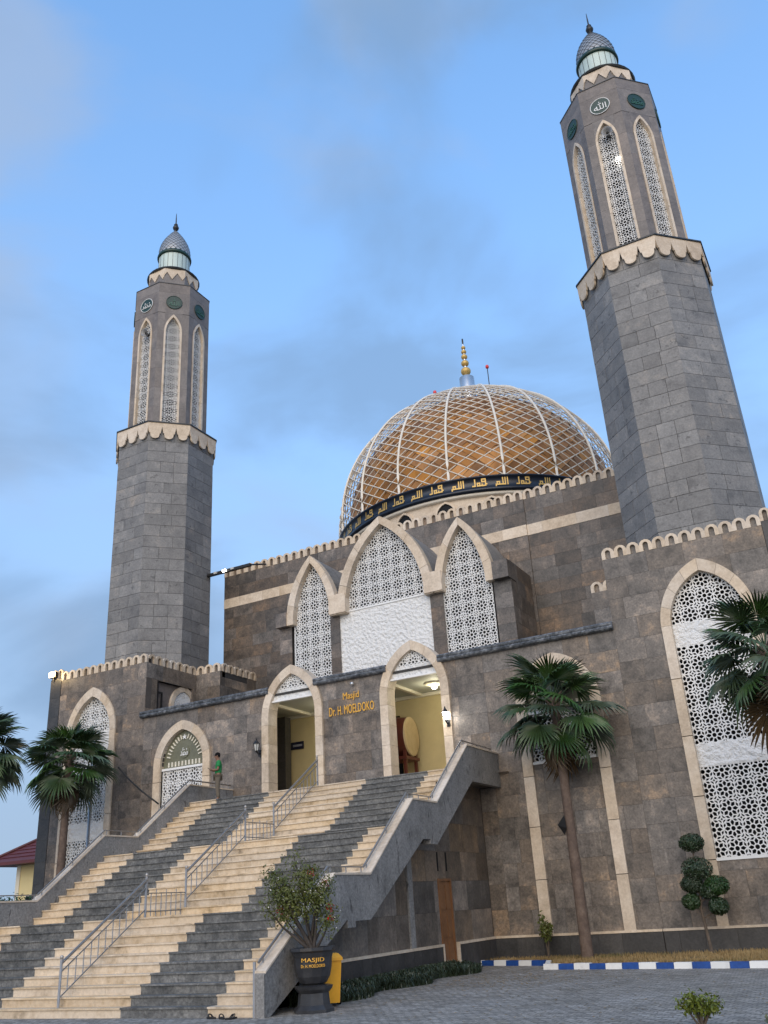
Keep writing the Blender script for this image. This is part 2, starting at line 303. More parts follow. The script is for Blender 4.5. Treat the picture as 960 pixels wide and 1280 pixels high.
def archpath(uc, hw, v0, vsp, vt):
    h = vt-vsp; r = (hw*hw+h*h)/(2*hw); a1 = math.asin(min(1,h/r)) if r >= hw else math.pi-math.asin(h/r)
    def P(t):   # t 0..1 left foot -> apex (.5) -> right foot ; jamb for |s|<.5
        s = 1-abs(2*t-1); sg = -1 if t < .5 else 1      # s: 0 foot .. 1 apex
        jf = .55 if vsp-v0 > .05 else 0
        if s < jf: return (uc+sg*hw, v0+(vsp-v0)*s/jf)
        a = a1*(s-jf)/(1-jf); return (uc+sg*(hw-r+r*math.cos(a)), vsp+r*math.sin(a))
    return P
def surround(parent, F, uc, o, i, w0, w1, n=14, m='cream', gap=.0004, name='frame_stone'):
    """pointed arch ring: o, i = (half width, foot, spring, apex)"""
    PO, PI = archpath(uc,*o), archpath(uc,*i)
    for k in range(n):
        t0, t1 = k/n+gap, (k+1)/n-gap; mb = MB(); q = 6 if o[1] != o[2] else 5; vs_ = []
        for j in range(q+1):
            t = t0+(t1-t0)*j/q; a, b = PO(t), PI(t)
            vs_ += [W(F,*a,w1), W(F,*b,w1), W(F,*b,w0), W(F,*a,w0)]
        fs = []
        for j in range(q):
            for c in range(4): fs.append((4*j+c, 4*j+(c+1)%4, 4*j+4+(c+1)%4, 4*j+4+c))
        fs += [(0,1,2,3),(4*q,4*q+3,4*q+2,4*q+1)]
        mb.add(vs_, fs).build(name, m, parent)
def rosette_cells(s):
    """4.8.8 tiling cell: rosette of eight petals, kites between, square at the corner (tile centre 0,0, side s)"""
    ap = s/2; rv = ap/math.cos(math.pi/8); cells = []
    a, b = .30*ap, .70*ap
    P = lambda r, th: (r*math.cos(th), r*math.sin(th)); q = math.pi/4; th0 = math.pi/8
    cells.append([P(a,th0+i*q) for i in range(8)])
    for i in range(8):
        t0, t1, tm = th0+i*q, th0+(i+1)*q, th0+i*q+q/2
        cells.append([P(a,t0), P(b,t0), P(ap,tm), P(b,t1), P(a,t1)])
        cells.append([P(b,t0), P(ap,t0-q/2), P(rv,t0), P(ap,t0+q/2)])
    d = ap-rv*math.sin(math.pi/8)
    c = (ap, ap)
    sq = [(c[0]-d,c[1]),(c[0],c[1]-d),(c[0]+d,c[1]),(c[0],c[1]+d)]
    iq = [(c[0]+(x-c[0])*.36, c[1]+(y-c[1])*.36) for x, y in sq]; cells.append(iq)
    for k in range(4): cells.append([sq[k], sq[(k+1)%4], iq[(k+1)%4], iq[k]])
    return [[(x,y) for x, y in (cl if area(cl) > 0 else cl[::-1])] for cl in cells]
def lattice(mb, F, outline, s, bar, w0, w1, ph=(0,0), margin=.0):
    us = [p[0] for p in outline]; vs_ = [p[1] for p in outline]; base = rosette_cells(s)
    cx, cy = (min(us)+max(us))/2+ph[0], min(vs_)+ph[1]
    nu = int((max(us)-min(us))/s/2)+2; nv = int((max(vs_)-min(vs_))/s)+3
    for a in range(-nu,nu+1):
        for b in range(-2,nv):
            ox, oy = cx+a*s, cy+b*s
            if ox+s < min(us) or ox-s > max(us) or oy+s < min(vs_) or oy-s > max(vs_): continue
            for cl in base:
                p = clip_in([(x+ox,y+oy) for x, y in cl], outline)
                if len(p) < 3: continue
                A = abs(area(p))
                if A < 1e-6: continue
                n = len(p); c = (sum(q[0] for q in p)/n, sum(q[1] for q in p)/n)
                inr = 1e9
                for i in range(n):
                    q0, q1 = p[i], p[(i+1)%n]; ln = math.hypot(q1[0]-q0[0], q1[1]-q0[1])
                    if ln < 1e-6: continue
                    inr = min(inr, abs((q1[0]-q0[0])*(c[1]-q0[1])-(q1[1]-q0[1])*(c[0]-q0[0]))/ln)
                k = 1-bar/inr
                if k < .12:
                    mb.add([W(F,*q,w1) for q in p], [tuple(range(n))]); continue
                h = [(c[0]+(q[0]-c[0])*k, c[1]+(q[1]-c[1])*k) for q in p]
                mb.add([W(F,*q,w1) for q in p]+[W(F,*q,w1) for q in h]+[W(F,*q,w0) for q in h],
                       [(i,(i+1)%n,n+(i+1)%n,n+i) for i in range(n)]+[(n+i,n+(i+1)%n,2*n+(i+1)%n,2*n+i) for i in range(n)])
def textmesh(body, size, ext=.01):
    c = bpy.data.curves.new('lettering','FONT'); c.body = body; c.size = size; c.extrude = ext; c.align_x = 'CENTER'; c.align_y = 'CENTER'; c.resolution_u = 3
    o = bpy.data.objects.new('lettering', c); COL.objects.link(o); bpy.context.view_layer.update()
    me = bpy.data.meshes.new_from_object(o.evaluated_get(bpy.context.evaluated_depsgraph_get()))
    bpy.data.objects.remove(o); bpy.data.curves.remove(c); return me
def textmb(body, wid, hei, F, u, v, w, ext=.01):
    me = textmesh(body, 1, .05); xs = [q.co.x for q in me.vertices]; ys = [q.co.y for q in me.vertices]
    x0, x1, y0, y1 = min(xs), max(xs), min(ys), max(ys); mb = MB()
    mb.add([W(F, u+((q.co.x-x0)/(x1-x0)-.5)*wid, v+((q.co.y-y0)/(y1-y0)-.5)*hei, w+(ext if q.co.z > 0 else 0)) for q in me.vertices], [tuple(p.vertices) for p in me.polygons])
    bpy.data.meshes.remove(me); return mb
def point(name, loc, e, col=(1,.85,.6), rad=.08):
    l = bpy.data.lights.new(name,'POINT'); l.energy = e; l.color = col; l.shadow_soft_size = rad
    o = bpy.data.objects.new(name, l); COL.objects.link(o); o.location = loc; return o
def parapet(parent, F, u0, u1, z, mstone, w=0, target=.39, h=.37, strip=True):
    n = max(1,round((u1-u0)/target)); m = (u1-u0)/n
    PO, PI = archpath(0, m*.5, 0, h-m*.5, h), archpath(0, m*.21, 0, h-m*.42, h-m*.2)
    mb = MB(); q = 14; vs_ = []
    for j in range(q+1):
        a, b = PO(j/q), PI(j/q)
        vs_ += [(a[0],-.06,a[1]),(b[0],-.06,b[1]),(b[0],.06,b[1]),(a[0],.06,a[1])]
    fs = [(4*j+c,4*j+(c+1)%4,4*j+4+(c+1)%4,4*j+4+c) for j in range(q) for c in range(4)]+[(0,1,2,3),(4*q,4*q+3,4*q+2,4*q+1)]
    me = mb.add(vs_, fs).mesh('merlon','cream')
    ang = math.atan2(F.u.y, F.u.x)
    for k in range(n):
        p = W(F, u0+(k+.5)*m, z, w); put(me, 'merlon', parent, Matrix.Translation(p)@Matrix.Rotation(ang,4,'Z'))
    if strip:
        mb = MB(); mb.prism(rect(u0,u1,z-.02,z+h-m*.52), F, w-.2, w-.035)
        for k in range(n): mb.prism(rect(u0+(k+.24)*m,u0+(k+.76)*m,z-.01,z+h-m*.17), F, w-.055, w-.03)
        mb.build('parapet_backing', mstone, parent)
# ================================================================== SETTING
g = MB().add([(-700,-300,0),(700,-300,0),(700,1200,0),(-700,1200,0)],[(0,1,2,3)]).build('ground','paving'); kind(g,'structure')
YF, YH, XC = 26.3, 31.8, -15.3
KA = [(-11.6,25.35),(-8.75,24.4)]; KB = [(-8.35,23.15),(6.0,19.8)]
lw = MB().add([(KA[0][0],KA[0][1],.06),(KA[1][0],KA[1][1],.06),(KB[0][0],KB[0][1],.06),(KB[1][0],KB[1][1],.06),(6.0,26.28,.06),(-10.85,26.28,.06)],[(0,1,2,3,4,5)]).build('lawn','soil'); kind(lw,'structure')
# ------------------------------------------------------------------ arched window with lattice, used on both minaret blocks
def big_window(parent, uc):
    F = front(YF); wn = part('arched_window', parent, (uc,YF,.64))
    surround(wn, F, uc, (1.33,.64,8.55,10.42), (1.05,.64,8.55,10.05), -.2, .07, n=18)
    out = arch(uc,1.07,2.27,8.55,10.07)
    zones = [(2.27,4.6,'lattice_screen'),(4.6,5.2,'relief_panel'),(5.2,7.96,'lattice_screen'),(7.96,8.62,'relief_panel'),(8.62,10.1,'lattice_screen')]
    for a, b, nm in zones:
        ol = clip_in(rect(uc-1.1,uc+1.1,a,b), out); mb = MB()
        if nm == 'lattice_screen': lattice(mb, F, ol, .5, .0125, -.2, -.14, ph=(0,.2)); mb.build(nm,'white',wn)
        else: mb.prism(ol, F, -.2, -.135).build(nm,'relief',wn)
    MB().box(uc-1.06,uc+1.06,YF-.03,YF+.2,2.2,2.27).build('sill','white',wn)
    MB().prism(out, F, -.62, -.6).build('glass','glass',wn)
    mb = MB(); n = len(out); mb.add([W(F,*p,-.05) for p in out]+[W(F,*p,-.62) for p in out],[(i,(i+1)%n,n+(i+1)%n,n+i) for i in range(n)]); mb.build('reveal','joint',wn)
    return arch(uc,1.3,.64,8.55,10.38)
# ------------------------------------------------------------------ minaret
def scallop(parent, F, hs, ap, z0, z1, prof, nm, m, n=60, th=.05):
    mb = MB(); vs_ = []
    for j in range(n+1):
        u = -hs+2*hs*j/n; zb = z0+(z1-z0)*prof(j/n)
        vs_ += [W(F,u,z1,ap+th), W(F,u,zb,ap+th), W(F,u,zb,ap), W(F,u,z1,ap)]
    mb.add(vs_, [(4*j+c,4*j+(c+1)%4,4*j+4+(c+1)%4,4*j+4+c) for j in range(n) for c in range(4)])
    return mb.build(nm, m, parent)
def lobes(t):           # hanging rounded lobes, narrow pointed cusps between
    d = abs((t*3)%1.0-.5)*2
    if d < .64: return .22*(1-math.sqrt(1-(d/.66)**2))
    if d < .80: return .30+.06*math.sin((d-.64)/.16*math.pi)
    return .34+.42*((d-.80)/.20)**1.3
def zig(t):
    x = (t*2+.25)%1.0; s_ = 1-abs(x-.5)*2; return .15+.5*math.floor(s_*4+.5)/4*.5+.5*s_*.6
TS = math.tan(math.pi/8)
med_mesh = {}
def minaret(cx, cy, label, win_c, bx0, bx1, inner, script):
    T = thing('minaret', label, 'minaret', (cx,cy,0), 'stone minarets of the mosque')
    mir = inner     # +1: the recess lies to +X of the block, -1: to -X
    # ---- base block
    F = front(YF)
    hole = big_window(T, win_c)
    void = arch(win_c,1.1,.5,8.55,10.1)
    wall(T, F, (bx0,bx1,0,11.0), [void], 'mortar', .3, 'wall', -.03)
    pane = arch(win_c,1.31,2.2,8.55,10.40)
    FB = front(YF+.03)
    slabs(T, FB, (bx0,bx1,.66,11.0), [pane, rect(win_c-1.32,win_c-1.06,.6,2.3), rect(win_c+1.06,win_c+1.32,.6,2.3)], 'facade', .95, .64, seed=3)
    slabs(T, front(YF-.03), (bx0,bx1,0,.6), [], 'dark', .7, .6, name='plinth_stone', seed=7); MB().box(bx0,bx1,YF-.08,YF+.2,.6,.66).build('plinth_trim','cream',T)
    xo0, xo1 = (bx0-.62,bx0) if mir > 0 else (bx1,bx1+.62)
    # corner pilaster in darker stone
    MB().box(xo0,xo1,YF+.02,YF+.7,0,11.12).build('pilaster_core','joint',T)
    slabs(T, front(YF+.02), (xo0+.01,xo1-.01,0,11.1), [], 'dark', .7, .8, seed=5)
    # inner side (+X or -X), return and second side
    xi = bx1 if mir > 0 else bx0; sgn = mir
    FS = frame((xi-.03*sgn,0,0),(0,1,0),(sgn,0,0)) if sgn > 0 else frame((xi+.03,0,0),(0,1,0),(-1,0,0))
    op = rect(26.95,29.1,9.0,10.38)
    wall(T, FS, (YF+.06,29.3,8.6,11.0), [op], 'mortar', .3, 'side_wall', -.005)
    slabs(T, FS, (YF+.001,29.3,8.6,11.0), [op], 'facade', .9, .62, seed=9)
    xr = xi+1.25*sgn; FR = front(29.33); a, b = min(xi,xr), max(xi,xr)
    wall(T, FR, (a,b,8.6,11.0), [], 'mortar', .3, 'return_wall', -.005); slabs(T, FR, (a,b,8.6,11.0), [], 'facade', .9, .62, seed=11)
    FS2 = frame((xr-.03*sgn,0,0),(0,1,0),(sgn,0,0)); wall(T, FS2, (29.36,YH,8.6,11.0), [], 'mortar', .3, 'side_wall', -.005); slabs(T, FS2, (29.301,YH,8.6,11.0), [], 'facade', .9, .62, seed=13)
    # alcove in the inner side: dark steel frame and a small arched lattice window
    al = part('side_alcove', T, (xi,28,9)); x2 = xi-.16*sgn
    mb = MB(); mb.box(min(x2,xi-.04*sgn),max(x2,xi-.04*sgn),29.08,29.14,8.9,10.42); mb.box(min(x2,xi-.04*sgn),max(x2,xi-.04*sgn),26.9,29.1,10.38,10.44); mb.build('alcove_lining','shaft',al)
    FA = frame((x2,0,0),(0,1,0),(sgn,0,0)); MB().prism(rect(26.7,29.2,8.8,10.5),FA,-.05,0).build('alcove_back','shaft',al)
    ao = arch(28.65,.62,8.8,9.5,10.2); mb = MB(); lattice(mb, FA, ao, .3, .012, .01, .05); mb.build('lattice_screen','white',al); MB().prism(ao,FA,.001,.006).build('glass','glass',al)
    surround(al, FA, 28.65, (.82,8.8,9.5,10.42), (.62,8.8,9.5,10.2), 0, .1, n=8)
    mb = MB(); xs = sorted((xi+.0*sgn, xi-.06*sgn)); mb.box(*xs,26.97,27.03,9.0,10.38); mb.box(*xs,27.23,27.28,9.0,9.95); mb.box(*xs,27.03,27.23,9.88,9.95); mb.build('steel_frame','black',al)
    # roof and parapets
    mb = MB(); mb.box(bx0+.05,bx1-.05,YF+.1,YH-.02,10.75,10.97); mb.box(a,b,29.45,YH-.02,10.76,10.98); mb.build('roof_slab','joint',T)
    MB().box(bx0-.6 if sgn > 0 else bx0+.32, bx1-.32 if sgn > 0 else bx1+.6, YF+.65, YH+2, 0, 10.75).build('block_core','joint',T)
    parapet(T, front(YF+.05), bx0, bx1, 11.0, 'facade')
    parapet(T, frame((xi-.06*sgn,0,0),(0,1,0),(sgn,0,0)), YF+.1, 29.3, 11.0, 'facade')
    parapet(T, front(29.36), a, b, 11.0, 'facade'); parapet(T, FS2, 29.42, YH, 11.0, 'facade')
    parapet(T, front(YF+.1), xo0, xo1, 11.12, 'facade', h=.4)
    # ---- octagonal lower shaft
    ap = 2.16
    def OF(k): an = k*math.pi/4; return frame((cx,cy,0),(math.cos(an),math.sin(an),0),(math.sin(an),-math.cos(an),0))
    def octa(a_, z0, z1, nm, m, cap=True):
        r_ = a_/math.cos(math.pi/8); mb = MB(); vs_ = [(cx+r_*math.cos(math.pi/8+j*math.pi/4), cy+r_*math.sin(math.pi/8+j*math.pi/4), z) for z in (z0,z1) for j in range(8)]
        return mb.add(vs_, [(j,(j+1)%8,8+(j+1)%8,8+j) for j in range(8)]+[tuple(range(8,16))]).build(nm, m, T)
    octa(ap-.01, 10.5, 22.95, 'shaft_core', 'joint')
    rnd = random.Random(int(cx)); nrow = 22; ch = (22.6-10.9)/nrow; apo = ap+.035; hs = apo*TS; rear = MB()
    for k in range(8):
        F8 = OF(k); vis = k in (7,0,1,2)
        for i in range(nrow):
            a, b = 10.9+i*ch+.007, 10.9+(i+1)*ch-.007
            cut = (-.25 if (i+k)%2 else .3)*hs+rnd.uniform(-.12,.12)
            segs = [(-hs,cut-.006),(cut+.006,hs)] if rnd.random() < .8 else [(-hs,-.36*hs),(-.36*hs+.012,.3*hs),(.3*hs+.012,hs)]
            for s0, s1 in segs:
                pr = apo+rnd.uniform(-.004,.004)
                if vis: MB().prism(rect(s0,s1,a,b), F8, ap-.02, pr).build('stone_block','grey',T)
                else: rear.prism(rect(s0,s1,a,b), F8, ap-.02, pr)
    kind(rear.build('rear_cladding','grey',T),'stuff')
    for k in range(8):
        F8 = OF(k); hb = (ap+.16)*TS; scallop(T, F8, hb, ap+.09, 22.15, 22.98, lobes, 'scalloped_band', 'cream', th=.07)
    octa(ap+.2, 22.98, 23.04, 'ledge', 'brim')
    # ---- upper shaft
    a2 = 1.82; octa(a2-.5, 22.9, 31.3, 'upper_core', 'glass'); h2 = (a2+.03)*TS
    wo = arch(0,.44,22.9,28.5,29.5); rear = MB()
    for k in range(8):
        F8 = OF(k); vis = k in (7,0,1,2)
        ps = [rect(-a2*TS,a2*TS,23.0,31.4)]; ps = subtract(ps, wo); mb = MB()
        for p in ps: mb.prism(p, F8, a2-.3, a2)
        mb.build('shaft_wall','joint',T)
        if vis:
            wp = part('shaft_window', T, (cx,cy,23))
            surround(wp, F8, 0, (.44,23.0,28.45,29.52), (.345,23.0,28.45,29.36), a2-.2, a2+.055, n=10)
            ol = arch(0,.36,23.0,28.45,29.38); mb = MB(); lattice(mb, F8, ol, .46, .0085, a2-.125, a2-.1, ph=(0,.1)); mb.build('lattice_screen','white',wp)
            # panels
            for (r_) in [rect(-h2,-.43,23.04+j*1.09,23.04+(j+1)*1.09-.006) for j in range(6)]+[rect(.43,h2,23.04+j*1.09,23.04+(j+1)*1.09-.006) for j in range(6)]+[rect(-.428,.428,28.3,29.594),rect(-h2,h2,29.6,30.85),rect(-h2,h2,30.856,31.4)]:
                ps = subtract([r_], wo); mb = MB()
                for p in ps: mb.prism(p, F8, a2-.02, a2+.03)
                mb.build('stone_panel','shaft',T)
            md = part('medallion', T, (cx,cy,30.25)); c0 = 30.25
            disc = [(.39*math.cos(2*math.pi*j/32), c0+.39*math.sin(2*math.pi*j/32)) for j in range(32)]
            MB().prism(disc, F8, a2, a2+.06).build('disc','green',md)
            mb = MB(); mb.tube([W(F8,.385*math.cos(2*math.pi*j/32),c0+.385*math.sin(2*math.pi*j/32),a2+.06) for j in range(33)], .018, 6, caps=False); mb.build('rim','white' if k == 0 else 'green',md,True)
            textmb(script[k], .5 if script[k] == '\ufdf2' else .56, .42 if script[k] == '\ufdf2' else .34, F8, 0, c0, a2+.062, .02).build('script','white' if k == 0 else 'script_shaded',md)  # white on the lit front face, darker elsewhere: lighting put into script and rim colour
        else:
            for r_ in [rect(-h2,-.43,23.04,29.6),rect(.43,h2,23.04,29.6),rect(-h2,h2,29.6,31.4)]: rear.prism(r_, F8, a2-.02, a2+.03)
            rear.prism(rect(-.43,.43,23,29.3), F8, a2-.2, a2-.1)
    kind(rear.build('rear_panelling','shaft',T),'stuff')
    octa(a2+.05, 31.4, 31.44, 'roof_edge', 'brim')
    # ---- crown
    a3 = 1.22; octa(a3, 31.42, 32.85, 'crown', 'shaft')
    for k in range(8): scallop(T, OF(k), (a3+.04)*TS, a3, 32.05, 32.82, zig, 'zigzag_band', 'cream', n=32, th=.04)
    MB().lathe([(.5,32.84),(1.34,32.84),(1.38,32.9),(1.34,32.96),(1.0,33.0),(.5,33.0)],(cx,cy,0),32).build('brim','brim',T)
    MB().lathe([(.82,32.95),(.82,34.4)],(cx,cy,0),40).build('turret','drum',T,True)
    mb = MB()
    for j in range(20):
        an = 2*math.pi*j/20; mb.box(-.009,.009,-.828,-.81,33.0,34.35); 
        for q in range(8): mb.v[-8+q] = tuple(Matrix.Rotation(an,3,'Z')@Vector(mb.v[-8+q])+Vector((cx,cy,0)))
    mb.build('turret_seams','brim',T)
    MB().lathe([(.82,34.32),(.89,34.34),(.91,34.43),(.89,34.52),(.78,34.54)],(cx,cy,0),40).build('green_ring','green',T,True)
    # scale-tiled cap dome
    def capr(t): return .83*(math.cos(t*math.pi/2)**.78)*(1+.12*math.sin(t*math.pi))*(1-.16*t)
    capd = part('cap_dome', T, (cx,cy,34.5)); mb = MB(); K, NRW = 20, 16; z0, hh = 34.5, 1.98
    MB().lathe([(capr(i/20)*.97, hh*i/20) for i in range(21)],(cx,cy,z0),40).build('dome_shell','dshell',capd,True)
    for i in range(NRW):
        for j in range(K):
            t0, t1, t2 = i/(NRW+1), (i+1)/(NRW+1), min(.985,(i+2)/(NRW+1)); c = (j+.5*(i%2))*2*math.pi/K; d = math.pi/K*.94
            def Q(t,an,e=.0): rr = capr(t)+e; return (cx+rr*math.cos(an),cy+rr*math.sin(an),z0+hh*t)
            mb.add([Q(t0+.004,c,.02),Q(t1,c+d,.005),Q(t2-.004,c,-.004),Q(t1,c-d,.005)],[(0,1,2,3)])
    kind(mb.build('scale_tiles','dtile',capd),'stuff')
    fn = MB(); fn.lathe([(.03,36.38),(.07,36.42),(.07,36.5),(.14,36.55),(.17,36.66),(.13,36.77),(.06,36.82),(.11,36.88),(.05,36.95),(.035,37.0),(.03,37.3),(.012,37.68),(0,37.7)],(cx,cy,0),16); fn.build('finial','black',T,True)
    return T, OF
M['horngrey'] = mat('grey_painted_horn',(.22,.22,.22),.5,.2)
M['dshell'] = mat('grey_cap_shell',(.14,.15,.16),.5)
M['script_shaded'] = mat('shaded_green_script',(.035,.12,.08),.4)  # dim green for script on less lit faces, shade painted as colour
AL, MU = '\ufdf2', '\ufdf4'
mL, OFL = minaret(-27.2, 29.8, 'grey stone minaret over the block with the lit floodlight on its corner', -27.26, -29.15, -24.5, 1, {7:AL,0:MU,1:AL,2:MU})
mR, OFR = minaret(-3.6, 29.8, 'grey stone minaret over the block behind the cloud-pruned topiary', -3.38, -6.1, -1.43, -1, {7:MU,0:AL,1:MU,2:AL})
# ------------------------------------------------------------------ prayer hall with dome
H = thing('prayer_hall','dark brown stone prayer hall with crenellated parapet under a golden latticed dome','mosque',(XC,41,0))
hx0, hx1 = -25.05, -5.55
MB().box(hx0+.05,hx1-.05,YH+.02,52,0,16.1).build('hall_core','joint',H)
FH = front(YH)
bayh = rect(-20.4,-10.2,8,13.6)
for (a, b, w_) in [(hx0,-20.5,0),(-20.5,-10.1,.05),(-10.1,hx1,0)]:
    FHH = front(YH-w_)
    holes = [rect(-20.3,-10.3,8,13.0)] if w_ else []
    MB().prism(rect(a,b,9,16.2),FHH,-.12,-.03).build('wall','mortar',H)
    slabs(H, front(YH-w_+.03), (a,b,9.6,14.65), holes, 'hall', .98, .5, seed=21)
    slabs(H, front(YH-w_+.03), (a,b,15.1,16.2), [], 'hall', .98, .55, seed=22)
    slabs(H, front(YH-w_+.03), (a,b,14.65,15.1), [], 'cream', 1.15, .45, th=.045, name='cream_course', seed=23)
    parapet(H, front(YH-w_+.04), a, b, 16.2, 'hall', target=.41, h=.42)
FE = frame((hx1,0,0),(0,1,0),(1,0,0)); slabs(H, FE, (YH+.01,52,11,16.2), [], 'hall', 1.6, 1.0, seed=25, name='side_slab')
# --- three-arched window bay
bay = part('window_bay', H, (XC,29.2,8.9)); YB = 29.2; FBY = front(YB)
arches = [(-18.64,1.2,.87,15.02,14.7),(XC-.02,2.1,1.74,15.93,15.6),(-11.96,1.2,.87,15.02,14.7)]
SP = 12.3
for uc, ho, hi, to, ti in arches:
    surround(bay, FBY, uc, (ho,SP-.06,SP,to), (hi,SP-.06,SP,ti), -.35, 0, n=12)
    hs_ = hi+.13; ol = arch(uc,hs_,8.8,SP,ti+.14) if uc != XC-.02 else arch(uc,hi+.05,12.36,12.37,ti+.05)
    mb = MB(); lattice(mb, FBY, ol, .5, .0125, -.34, -.29, ph=(0,.15)); mb.build('lattice_screen','white',bay)
    MB().prism(arch(uc,hs_,8.8,SP,ti+.1),FBY,-.8,-.78).build('glass','glass',bay)
    # barrel vault running back to the hall wall
    PO = archpath(uc,ho-.03,SP-.06,SP,to-.03); mb = MB(); vs_ = []; q = 40
    for j in range(q+1):
        a = PO(j/q); vs_ += [W(FBY,*a,-.3), W(FBY,*a,-(YH-YB)-.05)]
    mb.add(vs_,[(2*j,2*j+1,2*j+3,2*j+2) for j in range(q)]).build('vault','cheek',bay,False)
MB().prism(rect(-17.47,-13.45,8.8,12.36),FBY,-.35,-.28).build('relief_panel','relief',bay)
MB().box(-17.47,-13.45,YB+.25,YB+.3,12.33,12.4).build('panel_ledge','white',bay)
for a, b in [(-20.3,-19.72),(-17.88,-17.45),(-13.46,-12.92),(-10.88,-10.2)]:
    MB().box(a+.03,b-.03,YB+.26,YB+.9,8.8,12.5).build('jamb_core','joint',bay); slabs(bay, front(YB+.25), (a,b,8.85,12.3), [], 'hall', 1.4, .62, seed=int(-a*10))
for a, b, z0, z1, m_ in [(-20.32,-19.82,12.22,12.8,'hall'),(-17.78,-17.02,12.28,13.06,'cream'),(-13.58,-12.82,12.28,13.06,'cream'),(-10.78,-10.18,12.22,12.9,'hall')]:
    MB().box(a,b,YB-.05,YB+.75,z0,z1).build('impost_block',m_,bay)
FBS = frame((-10.23,0,0),(0,1,0),(1,0,0)); MB().box(-10.9,-10.24,YB+.5,YH,8.8,12.9).build('side_core','mortar',bay); slabs(bay, FBS, (YB+.28,YH-.1,8.85,12.95), [], 'hall', 1.0, .62, seed=33)
MB().box(-20.28,-19.7,YB+.5,YH,8.8,12.9).build('side_core','joint',bay)
# --- dome
DC = Vector((XC,40.8,19.2)); RD = 7.5
dome = part('dome', H, (XC,40.8,17))
MB().lathe([(7.2,15.8),(7.2,18.02)],(XC,40.8,0),96).build('drum','cream',dome,True)
MB().lathe([(7.2,17.9),(7.34,17.92),(7.38,18.0),(7.34,18.06),(7.2,18.08)],(XC,40.8,0),96).build('drum_moulding','steel',dome,True)
MB().lathe([(7.2,18.04),(7.5,18.08),(7.5,18.2),(7.46,18.22),(7.46,18.68),(7.56,18.70),(7.56,18.76),(6.8,18.78)],(XC,40.8,0),128).build('inscription_band','navy',dome,True)
me = None
for j in range(22):
    an = R(-8.2+j*360/22); n_ = Vector((math.sin(an),-math.cos(an),0)); Fd = frame((XC,40.8,0),(math.cos(an),math.sin(an),0),n_)
    if n_.y > .3: continue
    wn = part('drum_window', dome, (XC,40.8,17))
    ow_ = arch(0,.42,16.4,17.25,17.8); MB().prism(ow_, Fd, 7.1, 7.205).build('pane','glass',wn)
    PO, PI = archpath(0,.5,16.4,17.25,17.9), archpath(0,.42,16.4,17.25,17.8); mb = MB(); vs_ = []
    for k in range(21):
        a, b = PO(k/20), PI(k/20); vs_ += [W(Fd,*a,7.28),W(Fd,*b,7.28),W(Fd,*b,7.1),W(Fd,*a,7.1)]
    mb.add(vs_,[(4*k+c,4*k+(c+1)%4,4*k+4+(c+1)%4,4*k+4+c) for k in range(20) for c in range(4)]).build('frame','cream',wn)
# square-kufic words round the band
allah = ["......#.#.#","......#.#.#","......#.#.#",".###..#.#.#",".#.#..#.#.#","##########.#"[:11],"#.........."]
muham = ["..#.....####.","..#.....#..#.","..#.....####.","..#.###....#.","..#.#.#.#..##","###.########.","............."]
allah[5] = "#########.#"
def word(bm):
    mb = MB(); nr = len(bm); nc = len(bm[0]); cw, chh = .052, .062
    runs = []
    for r_, row in enumerate(bm):
        c = 0
        while c < nc:
            if row[c] == '#':
                e = c
                while e < nc and row[e] == '#': e += 1
                runs.append((c,e,r_)); c = e
            else: c += 1
    for c, e, r_ in runs:
        for k in range(c,e):
            u0, u1 = (k-nc/2)*cw, (k+1-nc/2)*cw; z1 = 18.655-r_*chh; z0 = z1-chh
            mb.add([(7.475*math.sin(u/7.475), -7.475*math.cos(u/7.475), z) for u, z in ((u0,z0),(u1,z0),(u1,z1),(u0,z1))],[(0,1,2,3)])
    return mb.mesh('kufic_word','gold')
wm = [word(allah), word(muham)]
for j in range(48):
    an = R(-1.5+j*7.5)
    if math.cos(an) < -.25: continue
    put(wm[j%2], 'kufic_word', dome, Matrix.Translation((XC,40.8,0))@Matrix.Rotation(an,4,'Z'))
# white ribs and diagonal bars of the outer lattice
def sph(r_, el, az): return (r_*math.cos(el)*math.sin(az), -r_*math.cos(el)*math.cos(az), r_*math.sin(el))
E0, E1 = R(-3.4), R(86)
rib = MB().tube([sph(RD+.02, E0+(E1-E0)*i/30, 0) for i in range(31)], .06, 6).mesh('rib','steel',True)
for j in range(19): put(rib,'rib',dome, Matrix.Translation(DC)@Matrix.Rotation(R(10.7+j*360/19),4,'Z'))
slope = 1.6
bars = []
for sg in (1,-1):
    pts = []; 
    for i in range(61):
        el = E0+(R(80)-E0)*i/60; pts.append(sph(RD-.03*sg-.03, el, sg*slope*(el-E0)))
    bars.append(MB().tube(pts, .026, 4).mesh('lattice_bar','steel',True))
for j in range(57):
    for b_ in bars: put(b_,'lattice_bar',dome, Matrix.Translation(DC)@Matrix.Rotation(R(10.7+j*360/57),4,'Z'))
MB().lathe([(1.55,0),(1.62,.05),(1.55,.1),(1.48,.05),(1.55,0)],(XC,40.8,DC.z+RD*math.sin(R(78))),40).build('top_ring','steel',dome,True)
